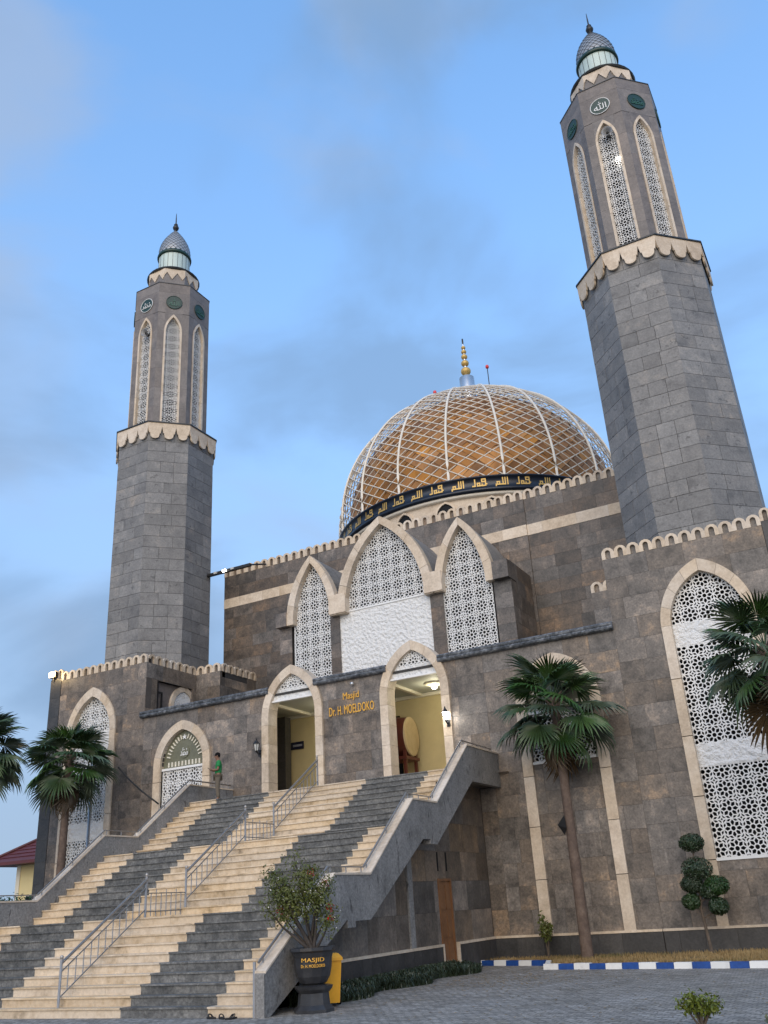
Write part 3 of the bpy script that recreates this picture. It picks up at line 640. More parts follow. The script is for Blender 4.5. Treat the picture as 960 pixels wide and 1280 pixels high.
# bronze-gold tiles of the inner shell: 300 facing the forecourt as pieces, the rest joined
RI = 6.95
MB().lathe([(RI*math.cos(R(-6+i*3))*.994, DC.z+RI*math.sin(R(-6+i*3))*.994) for i in range(33)],(XC,40.8,0),96).build('inner_shell','joint',dome,True)
tiles = []; NT = 50; de = R(3.1); i = 0; el = R(-4)
while el < R(80):
    for j in range(NT):
        az = (j+.5*(i%2))*2*math.pi/NT; tiles.append((el,az,i))
    el += de; i += 1
camd = Vector((0,0,1.6))-DC
def facing(t): return Vector(sph(1,t[0],t[1])).dot(camd.normalized())
tiles.sort(key=facing, reverse=True); rest = MB(); tm = {}
def tileverts(el, az):
    d = math.pi/NT*.965; e = de*.965
    return [sph(RI+.0, el-e, az), sph(RI+.03, el, az+d), sph(RI+.0, min(el+e,R(86)), az), sph(RI+.03, el, az-d)]
for q, (el, az, i) in enumerate(tiles):
    if q < 300:
        if i not in tm: tm[i] = MB().add(tileverts(el,0),[(0,1,2,3)]).mesh('gilt_tile','gold_tile')
        put(tm[i],'gilt_tile',dome, Matrix.Translation(DC)@Matrix.Rotation(az,4,'Z'))
    elif facing((el,az,i)) > -.75:
        rest.add([Vector(p)+DC for p in tileverts(el,az)],[(0,1,2,3)])
kind(rest.build('gilt_tiles','gold_tile',dome),'stuff')
# finial of the dome
fin = part('finial', dome, (XC,40.8,26.6)); z0 = 26.6
MB().lathe([(.42,26.6),(.42,28.45),(.36,28.5),(0,28.5)],(XC,40.8,0),28).build('finial_drum','silver',fin,True)
MB().lathe([(.12,28.45),(.09,28.7),(.07,29.6),(.05,30.6),(.03,31.1),(0,31.12)],(XC,40.8,0),12).build('finial_rod','silver',fin,True)
for zc, rr in ((28.92,.28),(29.45,.22),(29.88,.18),(30.22,.15),(30.5,.125)):
    MB().lathe([(rr*math.cos(a_)+.001, rr*.9*math.sin(a_)) for a_ in [math.pi*(k/12-.5) for k in range(13)]],(XC,40.8,zc),20).build('finial_ball','gold',fin,True)
MB().lathe([(.04,30.6),(.05,30.9),(.045,31.1),(0,31.14)],(XC,40.8,0),10).build('finial_spike','black',fin,True)
for (bx,by,h0,h1) in ((-13.95,40.6,26.0,28.55),(-16.2,38.2,25.5,26.45)):
    be = part('beacon', dome, (bx,by,h0)); MB().tube([(bx,by,h0),(bx,by,h1)],.025,6).build('beacon_mast','black',be); MB().lathe([(.001,-.02),(.08,.0),(.1,.08),(.08,.17),(.001,.2)],(bx,by,h1),10).build('beacon_lamp','redlamp',be,True)
# ------------------------------------------------------------------ entrance porch
P = thing('entrance_porch','brown stone entrance porch with two pointed doorways at the stair head','porch',(XC,YF,0))
F0 = front(YF); FP = front(YF+.03)
ents = [-17.66,-12.87]; sw_ = [-22.55,-8.12]
def ent_hole(c, hw=1.0): return arch(c,hw,5.1,7.95,9.5)
holes = [ent_hole(c,1.02) for c in ents]+[arch(c,1.0,5.2,6.85,8.12) for c in sw_]
wall(P, F0, (-24.5,-6.1,0,8.82), holes, 'mortar', .35, 'wall', -.03)
sh_ = [arch(c,1.24,5.0,7.95,9.68) for c in ents]
for c in sw_: sh_ += [arch(c,1.3,5.2,6.85,8.41), rect(c-1.3,c-1.0,.6,5.3), rect(c+1.0,c+1.3,.6,5.3)]
slabs(P, FP, (-24.5,-20.2,.66,8.82), sh_, 'facade', .86, .64, seed=41); slabs(P, FP, (-10.9,-10.4,.66,4.7), [], 'facade', .86, .64, seed=44); slabs(P, FP, (-10.4,-6.1,.66,8.82), sh_, 'facade', .86, .64, seed=43); slabs(P, FP, (-20.2,-10.4,5.1,8.82), sh_, 'facade', .9, .62, seed=42)
slabs(P, front(YF-.03), (-10.85,-6.12,0,.6), [], 'dark', .7, .6, name='plinth_stone', seed=8); MB().box(-10.9,-6.12,YF-.08,YF+.02,.6,.66).build('plinth_trim','cream',P)
for a, b in ((-24.62,-18.62),(-16.7,-13.83),(-11.91,-6.1)):
    co = part('cornice', P, (a,YF,8.8)); n_ = 10; pr = [(0,8.78),(.1,8.78),(.15,8.81),(.17,8.86),(.14,8.9),(.16,8.93),(.17,8.98),(.12,9.02),(-.3,9.03)]
    m_ = (b-a); cnt = max(2,round(m_/1.0))
    for k in range(cnt):
        u0, u1 = a+m_*k/cnt+.004, a+m_*(k+1)/cnt-.004; vs_ = [W(F0,u,z,w_) for u in (u0,u1) for w_, z in pr]; L_ = len(pr)
        MB().add(vs_,[(i,i+1,L_+i+1,L_+i) for i in range(L_-1)]+[tuple(range(L_)),tuple(range(2*L_-1,L_-1,-1))]).build('cornice_length','moss',co)
MB().box(-24.5,-6.1,YF+.02,YH,8.7,8.78).build('porch_roof','joint',P)
for c in ents:
    d = part('doorway', P, (c,YF,5.1))
    surround(d, F0, c, (1.26,5.1,7.95,9.70), (.97,5.1,7.95,9.38), -.45, .09, n=16)
    ol = clip_in(arch(c,.98,5.1,7.95,9.4), rect(c-2,c+2,8.52,9.5))
    up = clip_in(ol, rect(c-2,c+2,8.86,9.5)); lo = clip_in(ol, rect(c-2,c+2,8.52,8.90)); mb = MB()
    lattice(mb, F0, up, .44, .013, -.12, -.05, ph=(0,.12)); mb.build('tympanum_lattice','white',d); MB().prism(lo,F0,-.12,-.053).build('tympanum_panel','relief',d)
    MB().prism(up,F0,-.3,-.28).build('tympanum_back','glass',d); MB().box(c-.9,c+.9,YF+.0,YF+.14,8.47,8.53).build('transom','white',d)
for c in sw_:
    d = part('arched_window', P, (c,YF,.66))
    surround(d, F0, c, (1.32,.64,6.85,8.43), (1.0,.64,6.85,8.1), -.2, .07, n=16)
    ol = clip_in(arch(c,1.0,5.26,6.85,8.12), rect(c-2,c+2,5.26,6.7)); mb = MB(); lattice(mb, F0, ol, .5, .0125, -.16, -.1, ph=(0,.2)); mb.build('lattice_screen','white',d)
    MB().prism(arch(c,1.0,5.2,6.85,8.12),F0,-.45,-.42).build('glass','glass',d)
    MB().box(c-1,c+1,YF+.04,YF+.2,6.68,6.76).build('transom','white',d); MB().box(c-1.0,c+1.0,YF-.03,YF+.2,5.2,5.27).build('sill','white',d)
    tp = clip_in(arch(c,1.0,5.2,6.85,8.12), rect(c-2,c+2,6.76,8.2)); MB().prism(tp,F0,-.2,-.13).build('tympanum','tymp',d)
    PA = archpath(c,.86,6.9,6.91,7.98)
    for k in range(18):
        t = .5+(k-8.5)/18*.86
        if abs(t-.5) < .05: continue
        a = PA(t); b = PA(t+.004); dx, dz = b[0]-a[0], b[1]-a[1]; l_ = math.hypot(dx,dz); nx, nz_ = dz/l_, -dx/l_; s_ = 1 if (c-a[0])*nx+(7.1-a[1])*nz_ > 0 else -1
        q = [(a[0]+nx*s_*e+dx/l_*g_, a[1]+nz_*s_*e+dz/l_*g_) for e, g_ in ((0,-.022),(.17,-.022),(.17,.022),(0,.022))]; MB().prism(q,F0,-.14,-.09).build('tympanum_bar','ivory',d)
    for k in range(10):
        x = c-.72+k*.16; MB().prism(rect(x-.03,x+.03,6.8,6.97),F0,-.14,-.09).build('tympanum_bar','ivory',d)
    st = [(c+(.11 if k%2 == 0 else .045)*math.sin(k*math.pi/5), 7.83+(.11 if k%2 == 0 else .045)*math.cos(k*math.pi/5)) for k in range(10)]; MB().prism(st,F0,-.14,-.08).build('star','white',d)
    MB().prism([(c+.23*math.cos(2*math.pi*k/24), 7.3+.23*math.sin(2*math.pi*k/24)) for k in range(24)],F0,-.14,-.1).build('emblem_disc','tymp',d)
    textmb('\ufdf4',.34,.3,F0,c,7.3,-.1,.02).build('emblem','white',d)
# porch interior
rm = part('vestibule', P, (XC,28,5.1))
x0, x1, y0, y1, zf, zc = -20.75, -9.9, YF+.36, 29.42, 5.1, 8.6
MB().add([(x0,YF-.2,zf),(x1,YF-.2,zf),(x1,y1,zf),(x0,y1,zf)],[(0,1,2,3)]).build('floor','creamstep',rm)
MB().add([(x0,y0,zc),(x1,y0,zc),(x1,y1,zc),(x0,y1,zc)],[(0,1,2,3)]).build('ceiling','ceil',rm)
MB().add([(x0,y1,zf),(x1,y1,zf),(x1,y1,zc),(x0,y1,zc)],[(0,1,2,3)]).build('back_wall','plaster',rm)
MB().add([(x0,y0,zf),(x0,y1,zf),(x0,y1,zc),(x0,y0,zc)],[(0,1,2,3)]).build('side_wall','plaster',rm); MB().add([(x1,y0,zf),(x1,y1,zf),(x1,y1,zc),(x1,y0,zc)],[(0,1,2,3)]).build('side_wall','plaster',rm)
for x in (-18.9,-14.1): MB().box(x-.07,x+.07,y0,y1,zc-.1,zc-.002).build('ceiling_beam','ivory',rm)
MB().box(x0,x1,y1-.14,y1-.002,zc-.12,zc-.004).build('ceiling_cove','ivory',rm)
MB().box(-20.0,-19.55,28.6,28.98,zf,zc-.14).build('pillar','dark',rm)
MB().box(-16.6,-15.05,y1-.06,y1-.002,zf,7.95).build('dark_doorway','glass',rm)
ba = tag(MB().box(-19.92,-19.25,y1-.05,y1-.004,7.32,7.6,0).build('wall_sign','signblue'),'navy notice board on the ochre wall inside the doorway with the unlit lantern','sign')
mb = MB()
for k in range(9): mb.box(-19.72+k*.048,-19.69+k*.048,y1-.056,y1-.049,7.42,7.5)
mb.build('print','signwhite',ba)
# bedug drum and stand
dr = thing('ceremonial_drum','large tan-skinned drum on a dark red stand inside the doorway with the lit lantern','drum',(-14.95,28.5,5.1))
ax = Matrix.Translation((-14.75,28.55,7.0))@Matrix.Rotation(R(4),4,'Z')@Matrix.Rotation(R(90),4,'Y')
MB().lathe([(.66,-.55),(.72,0),(.66,.55)],(0,0,0),36).build('drum_shell','redwood',dr,True,ax); MB().lathe([(0,.552),(.6,.552),(.67,.545),(.68,.5)],(0,0,0),36).build('drum_head','drumskin',dr,False,ax)
mb = MB()
for sx in (-.45,.45):
    for sy in (-.4,.4): mb2 = MB().box(-14.75+sx-.05,-14.75+sx+.05,28.55+sy-.05,28.55+sy+.05,5.1,6.55).build('leg','redwood',dr)
MB().box(-15.3,-14.2,28.05,29.05,6.2,6.3).build('cradle','redwood',dr)
# lamps
cl = thing('ceiling_lamp','lit round ceiling lamp above the drum in the porch','lamp',(-12.95,28.06,zc)); MB().lathe([(.02,-.1),(.3,-.06),(.36,-.02),(.36,0)],(-12.95,28.06,zc-.004),24).build('lamp_plate','ivory',cl,True); MB().lathe([(.001,-.12),(.07,-.1),(.1,-.05),(.07,0),(.001,.02)],(-12.95,28.06,zc-.1),14).build('bulb','coolglow',cl,True)
point('ceiling_lamp_light',(-12.95,28.06,zc-.35),9,(1,.9,.62),.1)
cl2 = thing('ceiling_lamp','lit ceiling lamp beyond the beam in the doorway with the unlit lantern','lamp',(-17.2,28.4,zc)); MB().lathe([(.02,-.1),(.3,-.06),(.36,-.02),(.36,0)],(-17.2,28.4,zc-.004),24).build('lamp_plate','ivory',cl2,True); MB().lathe([(.001,-.12),(.07,-.1),(.1,-.05),(.07,0),(.001,.02)],(-17.2,28.4,zc-.1),14).build('bulb','coolglow',cl2,True)
point('ceiling_lamp_light',(-17.2,28.4,zc-.35),7,(1,.9,.62),.1)
def lantern(x, z, lit, label):
    l_ = thing('wall_lantern', label, 'lantern', (x,YF-.05,z), 'wall lanterns beside the doorways'); y = YF-.3
    MB().tube([(x,YF-.05,z-.16),(x,YF-.2,z-.22),(x,y,z-.12)],.025,6).build('bracket','black',l_); MB().box(x-.06,x+.06,YF-.12,YF-.04,z-.3,z-.08).build('back_plate','black',l_)
    MB().lathe([(.06,-.12),(.11,.12)],(x,y,z),6).build('glass','coolglow' if lit else 'lampoff',l_); mb = MB()
    for k in range(6): a_ = 2*math.pi*k/6; mb.tube([(x+.063*math.cos(a_),y+.063*math.sin(a_),z-.12),(x+.114*math.cos(a_),y+.114*math.sin(a_),z+.12)],.009,4)
    mb.build('cage','black',l_); MB().lathe([(.14,.11),(.06,.2),(.02,.25),(.03,.28),(0,.31)],(x,y,z),6).build('cap','black',l_); MB().lathe([(0,-.2),(.03,-.17),(.065,-.12)],(x,y,z),6).build('base','black',l_)
    if lit: point('lantern_light',(x+.02,y-.2,z),4,(1,.95,.85),.1)
lantern(-18.98,6.95,False,'unlit black wall lantern beside the doorway'); lantern(-11.7,6.98,True,'glowing black wall lantern beside the doorway')
# gold lettering
tx = thing('gold_lettering','gold letters naming the mosque on the wall between the doorways','lettering',(-15.25,YF,7.6))
textmb('Masjid',.62,.3,F0,-15.25,8.2,.034,.02).build('letters','goldtext',tx); textmb('Dr. H. MOELDOKO',1.75,.3,F0,-15.25,7.78,.034,.02).build('letters','goldtext',tx)
tag(MB().lathe([(.001,-.06),(.05,-.05),(.07,0),(.05,.05),(.001,.06)],(-15.15,YF-.1,8.6),10).build('dome_camera','silver',None,True),'small white security dome above the gold letters','camera')
# ------------------------------------------------------------------ staircase
S = thing('entrance_staircase','broad stone staircase with cream and dark striped steps and slate side walls','staircase',(XC,14.2,0))
RISE, RUN = .17, .26; SX0, SX1 = -20.2, -10.4
starts = [14.3, 18.0, 21.65]
zones = [(SX0,-19.1,'creamstep'),(-19.1,-17.05,'darkstep'),(-17.05,-13.55,'creamstep'),(-13.55,-11.5,'darkstep'),(-11.5,SX1,'creamstep')]
def slabrow(u0,u1,y0,y1,z0,z1,m,nm,tile=.82):
    n = max(1,round((u1-u0)/tile)); mb = MB(); sg = random.uniform(-.15,.15)
    for k in range(n):
        a = u0+(u1-u0)*(k/n)+(sg*.4*(u1-u0)/n if k else 0); b = u0+(u1-u0)*((k+1)/n)+(sg*.4*(u1-u0)/n if k < n-1 else 0)
        mb.box(a+.002,b-.002,y0,y1,z0,z1)
    mb.build(nm,m,S)
tops = []
for f, ys in enumerate(starts):
    for i in range(10):
        z1 = (f*10+i+1)*RISE; y = ys+i*RUN
        if i < 9: ye = y+RUN
        else: ye = starts[f+1] if f < 2 else 26.36
        tops.append((y,ye,z1))
        for a, b, m in zones:
            slabrow(a,b,y,y+.03,z1-RISE,z1-.03,m,'riser'); slabrow(a,b,y-.03,ye+.03,z1-.03,z1,m,'tread')
SOF = [(14.35,0),(17.05,1.42),(17.05,1.26),(17.36,1.26),(17.36,1.38),(18.0,1.38),(20.75,3.06),(21.14,3.06),(21.14,2.95),(21.52,2.95),(24.2,4.74),(24.2,4.68),(26.29,4.68)]
SOF2 = [(14.6,0),(17.05,1.40),(18.0,1.40),(20.75,3.07),(21.52,3.0),(24.2,4.72),(26.29,4.72)]
core = SOF2+[(26.29,5.06)]
for y, ye, z in reversed(tops): core += [(ye,z-.04),(y+.02,z-.04)]
core.append((14.32,0))
def seen(pts):
    o_ = []
    for p in pts:
        if not o_ or (abs(p[0]-o_[-1][0])+abs(p[1]-o_[-1][1])) > 1e-4: o_.append(p)
    return o_
FX = lambda x: frame((x,0,0),(0,1,0),(1,0,0))
MB().prism(seen(core), FX(0), SX0+.01, SX1-.01, 0, True).build('stair_core','under',S)
TOP = [(14.2,.68),(16.6,2.26),(18.05,2.26),(20.3,3.95),(21.65,3.95),(23.95,5.65),(26.29,5.65)]
for sx in (0,1):
    x0, x1 = (SX1,SX1+.2) if sx else (SX0-.2,SX0)
    pts = [(14.2,0)]+SOF+TOP[::-1]
    MB().prism(pts, FX(0), x0, x1, 0, True).build('side_wall','cheek',S)
    MB().box(x0+.015 if sx else x0, x1 if sx else x1-.015,14.185,14.21,0,.66).build('front_stone','cheek',S)
    for k in range(len(TOP)-1):
        a, b = Vector(TOP[k]), Vector(TOP[k+1]); n = max(1,round((b-a).length/1.25))
        for j in range(n):
            p, q = a+(b-a)*(j/n), a+(b-a)*((j+1)/n); e = (b-a).normalized()*.003
            MB().prism([(p.x+e.x,p.y-.005),(q.x-e.x,q.y-.005),(q.x-e.x,q.y+.035),(p.x+e.x,p.y+.035)], FX(0), x0-.02, x1+.02, 0, True).build('coping_stone','cream',S)
# wall under the stairs, plinth, side door
def soff(y):
    for a, b in zip(SOF2, SOF2[1:]):
        if a[0] <= y <= b[0]: return a[1]+(b[1]-a[1])*(y-a[0])/(b[0]-a[0])+.15
    return 0
XU = -10.9; FU = FX(XU)
MB().box(XU-.3,XU-.02,15.6,YF,0,.66).build('under_wall_core','joint',S)
wallp = [(15.5,0),(YF,0),(YF,4.8),(24.2,4.8),(21.52,3.1),(20.7,3.1),(18.0,1.5),(17.0,1.5)]
ps = wallp
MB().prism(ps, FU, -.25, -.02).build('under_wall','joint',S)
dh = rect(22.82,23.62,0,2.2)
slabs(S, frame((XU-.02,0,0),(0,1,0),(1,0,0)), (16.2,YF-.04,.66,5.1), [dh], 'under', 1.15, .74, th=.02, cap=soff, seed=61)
for a, b in ((16.2,22.74),(23.74,YF-.07)):
    nn = round((b-a)/.42)
    for k in range(nn):
        u0, u1 = a+(b-a)*k/nn+.003, a+(b-a)*(k+1)/nn-.003; MB().box(XU-.01,XU+.07,u0,u1,0,.6).build('plinth_stone','dark',S)
    MB().box(XU-.01,XU+.09,a,b,.6,.66).build('plinth_trim','cream',S)
for y in (22.74,23.69): MB().box(XU-.01,XU+.09,y,y+.05,0,.66).build('plinth_end_trim','cream',S)
MB().box(XU,XU+.05,21.05,21.3,.66,3.2).build('wall_pilaster','cheek',S)
for y in (22.86,23.4): MB().box(XU,XU+.012,y,y+.07,2.38,2.85).build('vent_slot','glass',S)
dd = part('side_door', S, (XU,23.2,0)); MB().box(XU-.03,XU-.004,22.84,23.6,.02,2.18).build('door_leaf','wood',dd)
for z0, z1 in ((.15,.7),(.8,1.35),(1.45,2.05)):
    for y0_ in (22.92,23.24): MB().box(XU-.005,XU+.012,y0_,y0_+.27,z0,z1).build('door_panel','wood',dd)
for y in (22.82,23.56): MB().box(XU-.03,XU+.03,y,y+.06,0,2.2).build('door_frame','wood',dd)
MB().box(XU-.03,XU+.03,22.88,23.56,2.14,2.2).build('door_frame','wood',dd)
# central stainless handrail
hr = thing('central_handrail','stainless steel handrail with balusters running up the middle of the stairs','handrail',(XC,14.4,.17))
XR = XC-.02
def sec(a, b, h=.78, post_a=True, post_b=True):
    a, b = Vector(a), Vector(b); up = Vector((0,0,1)); ln = (b-a).length
    MB().tube([a+up*h, b+up*h],.03,10).build('top_rail','steelrail',hr,True); MB().tube([a+up*(h-.16), b+up*(h-.16)],.014,6).build('middle_rail','steelrail',hr,True); MB().tube([a+up*.16, b+up*.16],.014,6).build('bottom_rail','steelrail',hr,True)
    n = max(2,round((b.y-a.y)/.19))
    for k in range(1,n):
        p = a+(b-a)*(k/n); MB().tube([p+up*.16,p+up*(h-.16)],.011,6).build('baluster','steelrail',hr,True)
def post(p, h=.86):
    p = Vector(p); MB().tube([p,p+Vector((0,0,h))],.026,8).build('post','steelrail',hr,True); MB().lathe([(.026,h),(.034,h+.01),(.034,h+.05),(0,h+.07)],tuple(p),8).build('post_cap','steelrail',hr,True)
pf = [((XR,14.44,.17),(XR,16.78,1.7)),((XR,18.14,1.87),(XR,20.48,3.4)),((XR,21.79,3.57),(XR,24.13,5.1))]
for a, b in pf: sec(a,b); post(a); post(b)
for (a, b) in ((pf[0][1],pf[1][0]),(pf[1][1],pf[2][0])):
    z = a[2]; A, B = Vector((XR,a[1],z)), Vector((XR,b[1],z)); up = Vector((0,0,1))
    for h in (.5,.12): MB().tube([A+up*h,B+up*h],.014,6).build('landing_rail','steelrail',hr,True)
    for k in range(1,8): p = A+(B-A)*(k/8); MB().tube([p+up*.02,p+up*(.5 if k%2 else .58)],.011,6).build('baluster','steelrail',hr,True)
# rails on the side walls
for x, lab in ((SX1+.03,'thin steel rail along the stair side wall beside the black plant pot'),(SX0-.03,'thin steel rail along the stair side wall beside the pale lattice window')):
    t_ = thing('wall_rail', lab, 'handrail', (x,14.3,.7), 'rails along the stair side walls')
    segs = [((14.25,.7),(16.62,2.28)),((18.07,2.28),(20.32,3.97)),((21.67,3.97),(23.97,5.67)),((23.97,5.67),(26.2,5.67)),((16.62,2.28),(18.05,2.28)),((20.32,3.97),(21.65,3.97))]
    for k, (a, b) in enumerate(segs):
        h = .14
        MB().tube([(x,a[0],a[1]+h),(x,b[0],b[1]+h)],.024 if k < 4 else .014,8).build('rail','steelrail',t_,True)
        for q in (.06,.5,.94): y, z = a[0]+(b[0]-a[0])*q, a[1]+(b[1]-a[1])*q; MB().tube([(x,y,z),(x,y,z+h)],.013,6).build('rail_post','steelrail',t_,True)
bp_ = tag(MB().tube([(SX1-.03,14.22,0),(SX1-.03,14.22,.86)],.028,8).build('rail_end_post','steelrail',None,True),'upright steel post at the foot of the side wall behind the black pot','post')
# ------------------------------------------------------------------ kerbs
def kerb(a, b, n0, lbl):
    a, b = Vector((*a,0)), Vector((*b,0)); d = (b-a); ln = d.length; n = round(ln/.42); d.normalize(); nn = Vector((d.y,-d.x,0))
    me = MB().add([(0,-.08,0),(ln/n-.008,-.08,0),(ln/n-.008,.08,0),(0,.08,0),(0,-.06,.13),(ln/n-.008,-.06,.13),(ln/n-.008,.08,.13),(0,.08,.13)],[(4,5,6,7),(0,1,5,4),(1,2,6,5),(2,3,7,6),(3,0,4,7)])
    ms = [me.mesh('kerb_stone','kwhite'), me.mesh('kerb_stone','blue')]; an = math.atan2(d.y,d.x)
    kt = thing('painted_kerb', lbl, 'kerb', tuple(a), 'blue and white kerbs along the lawn')
    for k in range(n):
        p = a+d*(k*ln/n); put(ms[(k+n0)%2],'kerb_stone',kt,Matrix.Translation(p)@Matrix.Rotation(an+random.uniform(-.006,.006),4,'Z')@Matrix.Translation((0,random.uniform(-.006,.006),random.uniform(-.012,0))))
kerb(KA[0],KA[1],1,'short blue and white painted kerb beside the wooden side door'); kerb(KB[0],KB[1],0,'long blue and white painted kerb in front of the dry lawn')
kerb2 = MB().add([(KA[1][0],KA[1][1],0),(KB[0][0],KB[0][1],0),(KB[0][0]+.12,KB[0][1]+.05,0),(KA[1][0]+.12,KA[1][1]+.05,0),(KA[1][0],KA[1][1],.12),(KB[0][0],KB[0][1],.12),(KB[0][0]+.12,KB[0][1]+.05,.12),(KA[1][0]+.12,KA[1][1]+.05,.12)],[(0,1,5,4),(4,5,6,7),(1,2,6,5),(2,3,7,6)])
tag(kerb2.build('painted_kerb','kwhite'),'white kerb return joining the short kerb to the long one','kerb')
# ------------------------------------------------------------------ grass on the lawn strip
rg = random.Random(5); mb = MB()
def inlawn(x,y):
    if x > -8.4: yk = KB[0][1]+(KB[1][1]-KB[0][1])*(x-KB[0][0])/(KB[1][0]-KB[0][0])
    else: yk = KA[0][1]+(KA[1][1]-KA[0][1])*(x-KA[0][0])/(KA[1][0]-KA[0][0])
    return y > yk+.1
cnt = 0
while cnt < 26000:
    x, y = rg.uniform(-10.8,4.5), rg.uniform(20.1,26.2)
    if not inlawn(x,y): continue
    if noise.noise(Vector((x*.9,y*1.3,0))) < -.22 and rg.random() < .75: continue
    h = rg.uniform(.04,.12); a_ = rg.uniform(0,6.28); dx, dy = math.cos(a_)*.012, math.sin(a_)*.012; lx, ly = rg.uniform(-.05,.05), rg.uniform(-.05,.05)
    mb.add([(x-dx,y-dy,.055),(x+dx,y+dy,.055),(x+lx,y+ly,.055+h)],[(0,1,2)]); cnt += 1
gr = mb.build('grass','drygrass'); kind(gr,'stuff'); gr['label'] = 'dry brown grass on the lawn strip'
rg = random.Random(17); mb = MB()
for _ in range(1500):
    if rg.random() < .6: x, y = rg.gauss(-8.6,1.6), rg.gauss(20.6,1.3)
    else: x, y = rg.uniform(-9.6,3), rg.uniform(13,22.5)
    if y > 21.8-.23*(x+3) - .1 or x < -9.7: continue
    a_ = rg.uniform(0,6.28); s_ = rg.uniform(.012,.04); z = rg.uniform(.004,.012); c_, d_ = math.cos(a_)*s_, math.sin(a_)*s_
    mb.add([(x-c_,y-d_,z),(x+d_*.4,y-c_*.4,z+.006),(x+c_,y+d_,z+.004),(x-d_*.4,y+c_*.4,z+.008)],[(0,1,2,3)])
lt_ = mb.build('leaf_litter','drygrass'); kind(lt_,'stuff'); lt_['label'] = 'dry leaf litter scattered on the paving'
# ------------------------------------------------------------------ palms
def frond_mesh(seed, old=False):
    r_ = random.Random(seed); mb = MB(); n = 26; pet = r_.uniform(.75,.95); Rl = r_.uniform(.8,.95); droop = r_.uniform(.22,.4)
    def B(p): x, y, z = p; d = max(0,x); return (x,y,z-droop*.28*d*d)
    mb.tube([B((pet*i/5,0,0)) for i in range(6)], [.022,.018,.015,.013,.012,.012], 5)
    for k in range(n):
        a = (k-(n-1)/2)/(n/2)*R(112)+r_.uniform(-.03,.03); da = R(112)/n*1.05; ln = Rl*(1-.22*abs(a)/R(112))*r_.uniform(.9,1.05)
        def Q(rr, an, z): x = pet+rr*math.cos(an); return B((x, rr*math.sin(an)*.96, z-droop*.55*rr*rr+.10*rr-.12*abs(math.sin(an))*rr))
        fold = .035; tipd = -r_.uniform(.05,.3)
        c0, c1, c2 = Q(.02,a,.0), Q(ln*.55,a,.0+fold), Q(ln,a+r_.uniform(-.05,.05),tipd*ln)
        l1, r1 = Q(ln*.5,a-da,-fold*.4), Q(ln*.5,a+da,-fold*.4); l2, r2 = Q(ln*.78,a-da*.5,tipd*.3*ln), Q(ln*.78,a+da*.5,tipd*.3*ln)
        c15 = Q(ln*.8,a,fold*.5+tipd*.3*ln)
        mb.add([c0,l1,c1,r1,l2,c15,r2,c2],[(0,1,2),(0,2,3),(1,4,5,2),(2,5,6,3),(4,7,5),(5,7,6)])
    return mb.mesh('frond','palmold' if old else 'palm')
FRM = [frond_mesh(i) for i in range(5)]; FRO = [frond_mesh(20+i,True) for i in range(2)]
def palm(x, y, h, r0, lab, seed, nf=36, size=1.0, lean=(0,0)):
    rr = random.Random(seed); T = thing('fan_palm', lab, 'palm', (x,y,0), 'fan palms around the mosque')
    pts, rad = [], []
    for i in range(90):
        t = i/89; pts.append((x+lean[0]*t*t, y+lean[1]*t*t, h*t)); rad.append(r0*(1.25-.55*t if t < .12 else 1.184-.42*(t-.12))*(1+.05*(i%3==0)))
    MB().tube(pts, rad, 12).build('trunk','palmtrunk',T,True)
    top = Vector((x+lean[0],y+lean[1],h-.05))
    for k in range(nf):
        t = (k+.5)/nf; el = R(84)-R(138)*t**.9+rr.uniform(-.12,.12); az = k*2.39996+rr.uniform(-.25,.25)
        s_ = size*(.82+.25*math.sin(min(1,t*1.6)*math.pi/2))*rr.uniform(.9,1.1)
        old = t > .9 and rr.random() < .7
        if old: el -= R(22)
        Mx = Matrix.Translation(top-Vector((0,0,.35*t)))@Matrix.Rotation(az,4,'Z')@Matrix.Rotation(-el,4,'Y')@Matrix.Rotation(rr.uniform(-.5,.5),4,'X')@Matrix.Scale(s_,4)
        put(rr.choice(FRO if old else FRM),'frond',T,Mx)
    mb = MB()
    for k in range(14):
        az = k*2.4; a_ = top+Vector((.08*math.cos(az),.08*math.sin(az),-.55+.04*k)); mb.tube([a_,a_+Vector((.22*math.cos(az),.22*math.sin(az),.22))],[.05,.02],5)
    mb.build('leaf_bases','bark',T)
palm(-7.9,25.2,6.85,.13,'fan palm growing on the dry lawn in front of the narrow arched window',3,size=1.0)
palm(-1.75,22.0,6.6,.14,'fan palm with its crown over the tall lattice window behind the topiary',4,size=.98)
palm(-25.85,24.0,7.35,.14,'fan palm beside the tall lattice window below the lit floodlight',5,size=1.02)
palm(-28.6,22.2,7.9,.14,'fan palm standing in the open, apart from the walls, with sky behind it',8,size=1.1)
# ------------------------------------------------------------------ leaves helper, topiary, shrubs
def leaves(mb, c, rad, n, size, rnd, shell=.6, sq=(1,1,1)):
    for _ in range(n):
        d = Vector((rnd.gauss(0,1),rnd.gauss(0,1),rnd.gauss(0,1))).normalized(); rr = rad*(shell+(1-shell)*rnd.random()**.6)
        p = Vector(c)+Vector((d.x*sq[0],d.y*sq[1],d.z*sq[2]))*rr; nrm = (d+Vector((rnd.uniform(-.7,.7),rnd.uniform(-.7,.7),rnd.uniform(-.5,.7)))).normalized()
        a = nrm.cross(Vector((rnd.uniform(-1,1),rnd.uniform(-1,1),rnd.uniform(-1,1)))).normalized(); b = nrm.cross(a); s_ = size*rnd.uniform(.6,1.25)
        mb.add([p-a*s_,p+b*s_*.45+nrm*s_*.12,p+a*s_,p-b*s_*.45+nrm*s_*.12],[(0,1,2,3)])
tp_ = thing('topiary_tree','small cloud-pruned topiary with round dark green balls against the wall','topiary',(-4.85,25.5,.06)); rr = random.Random(2)
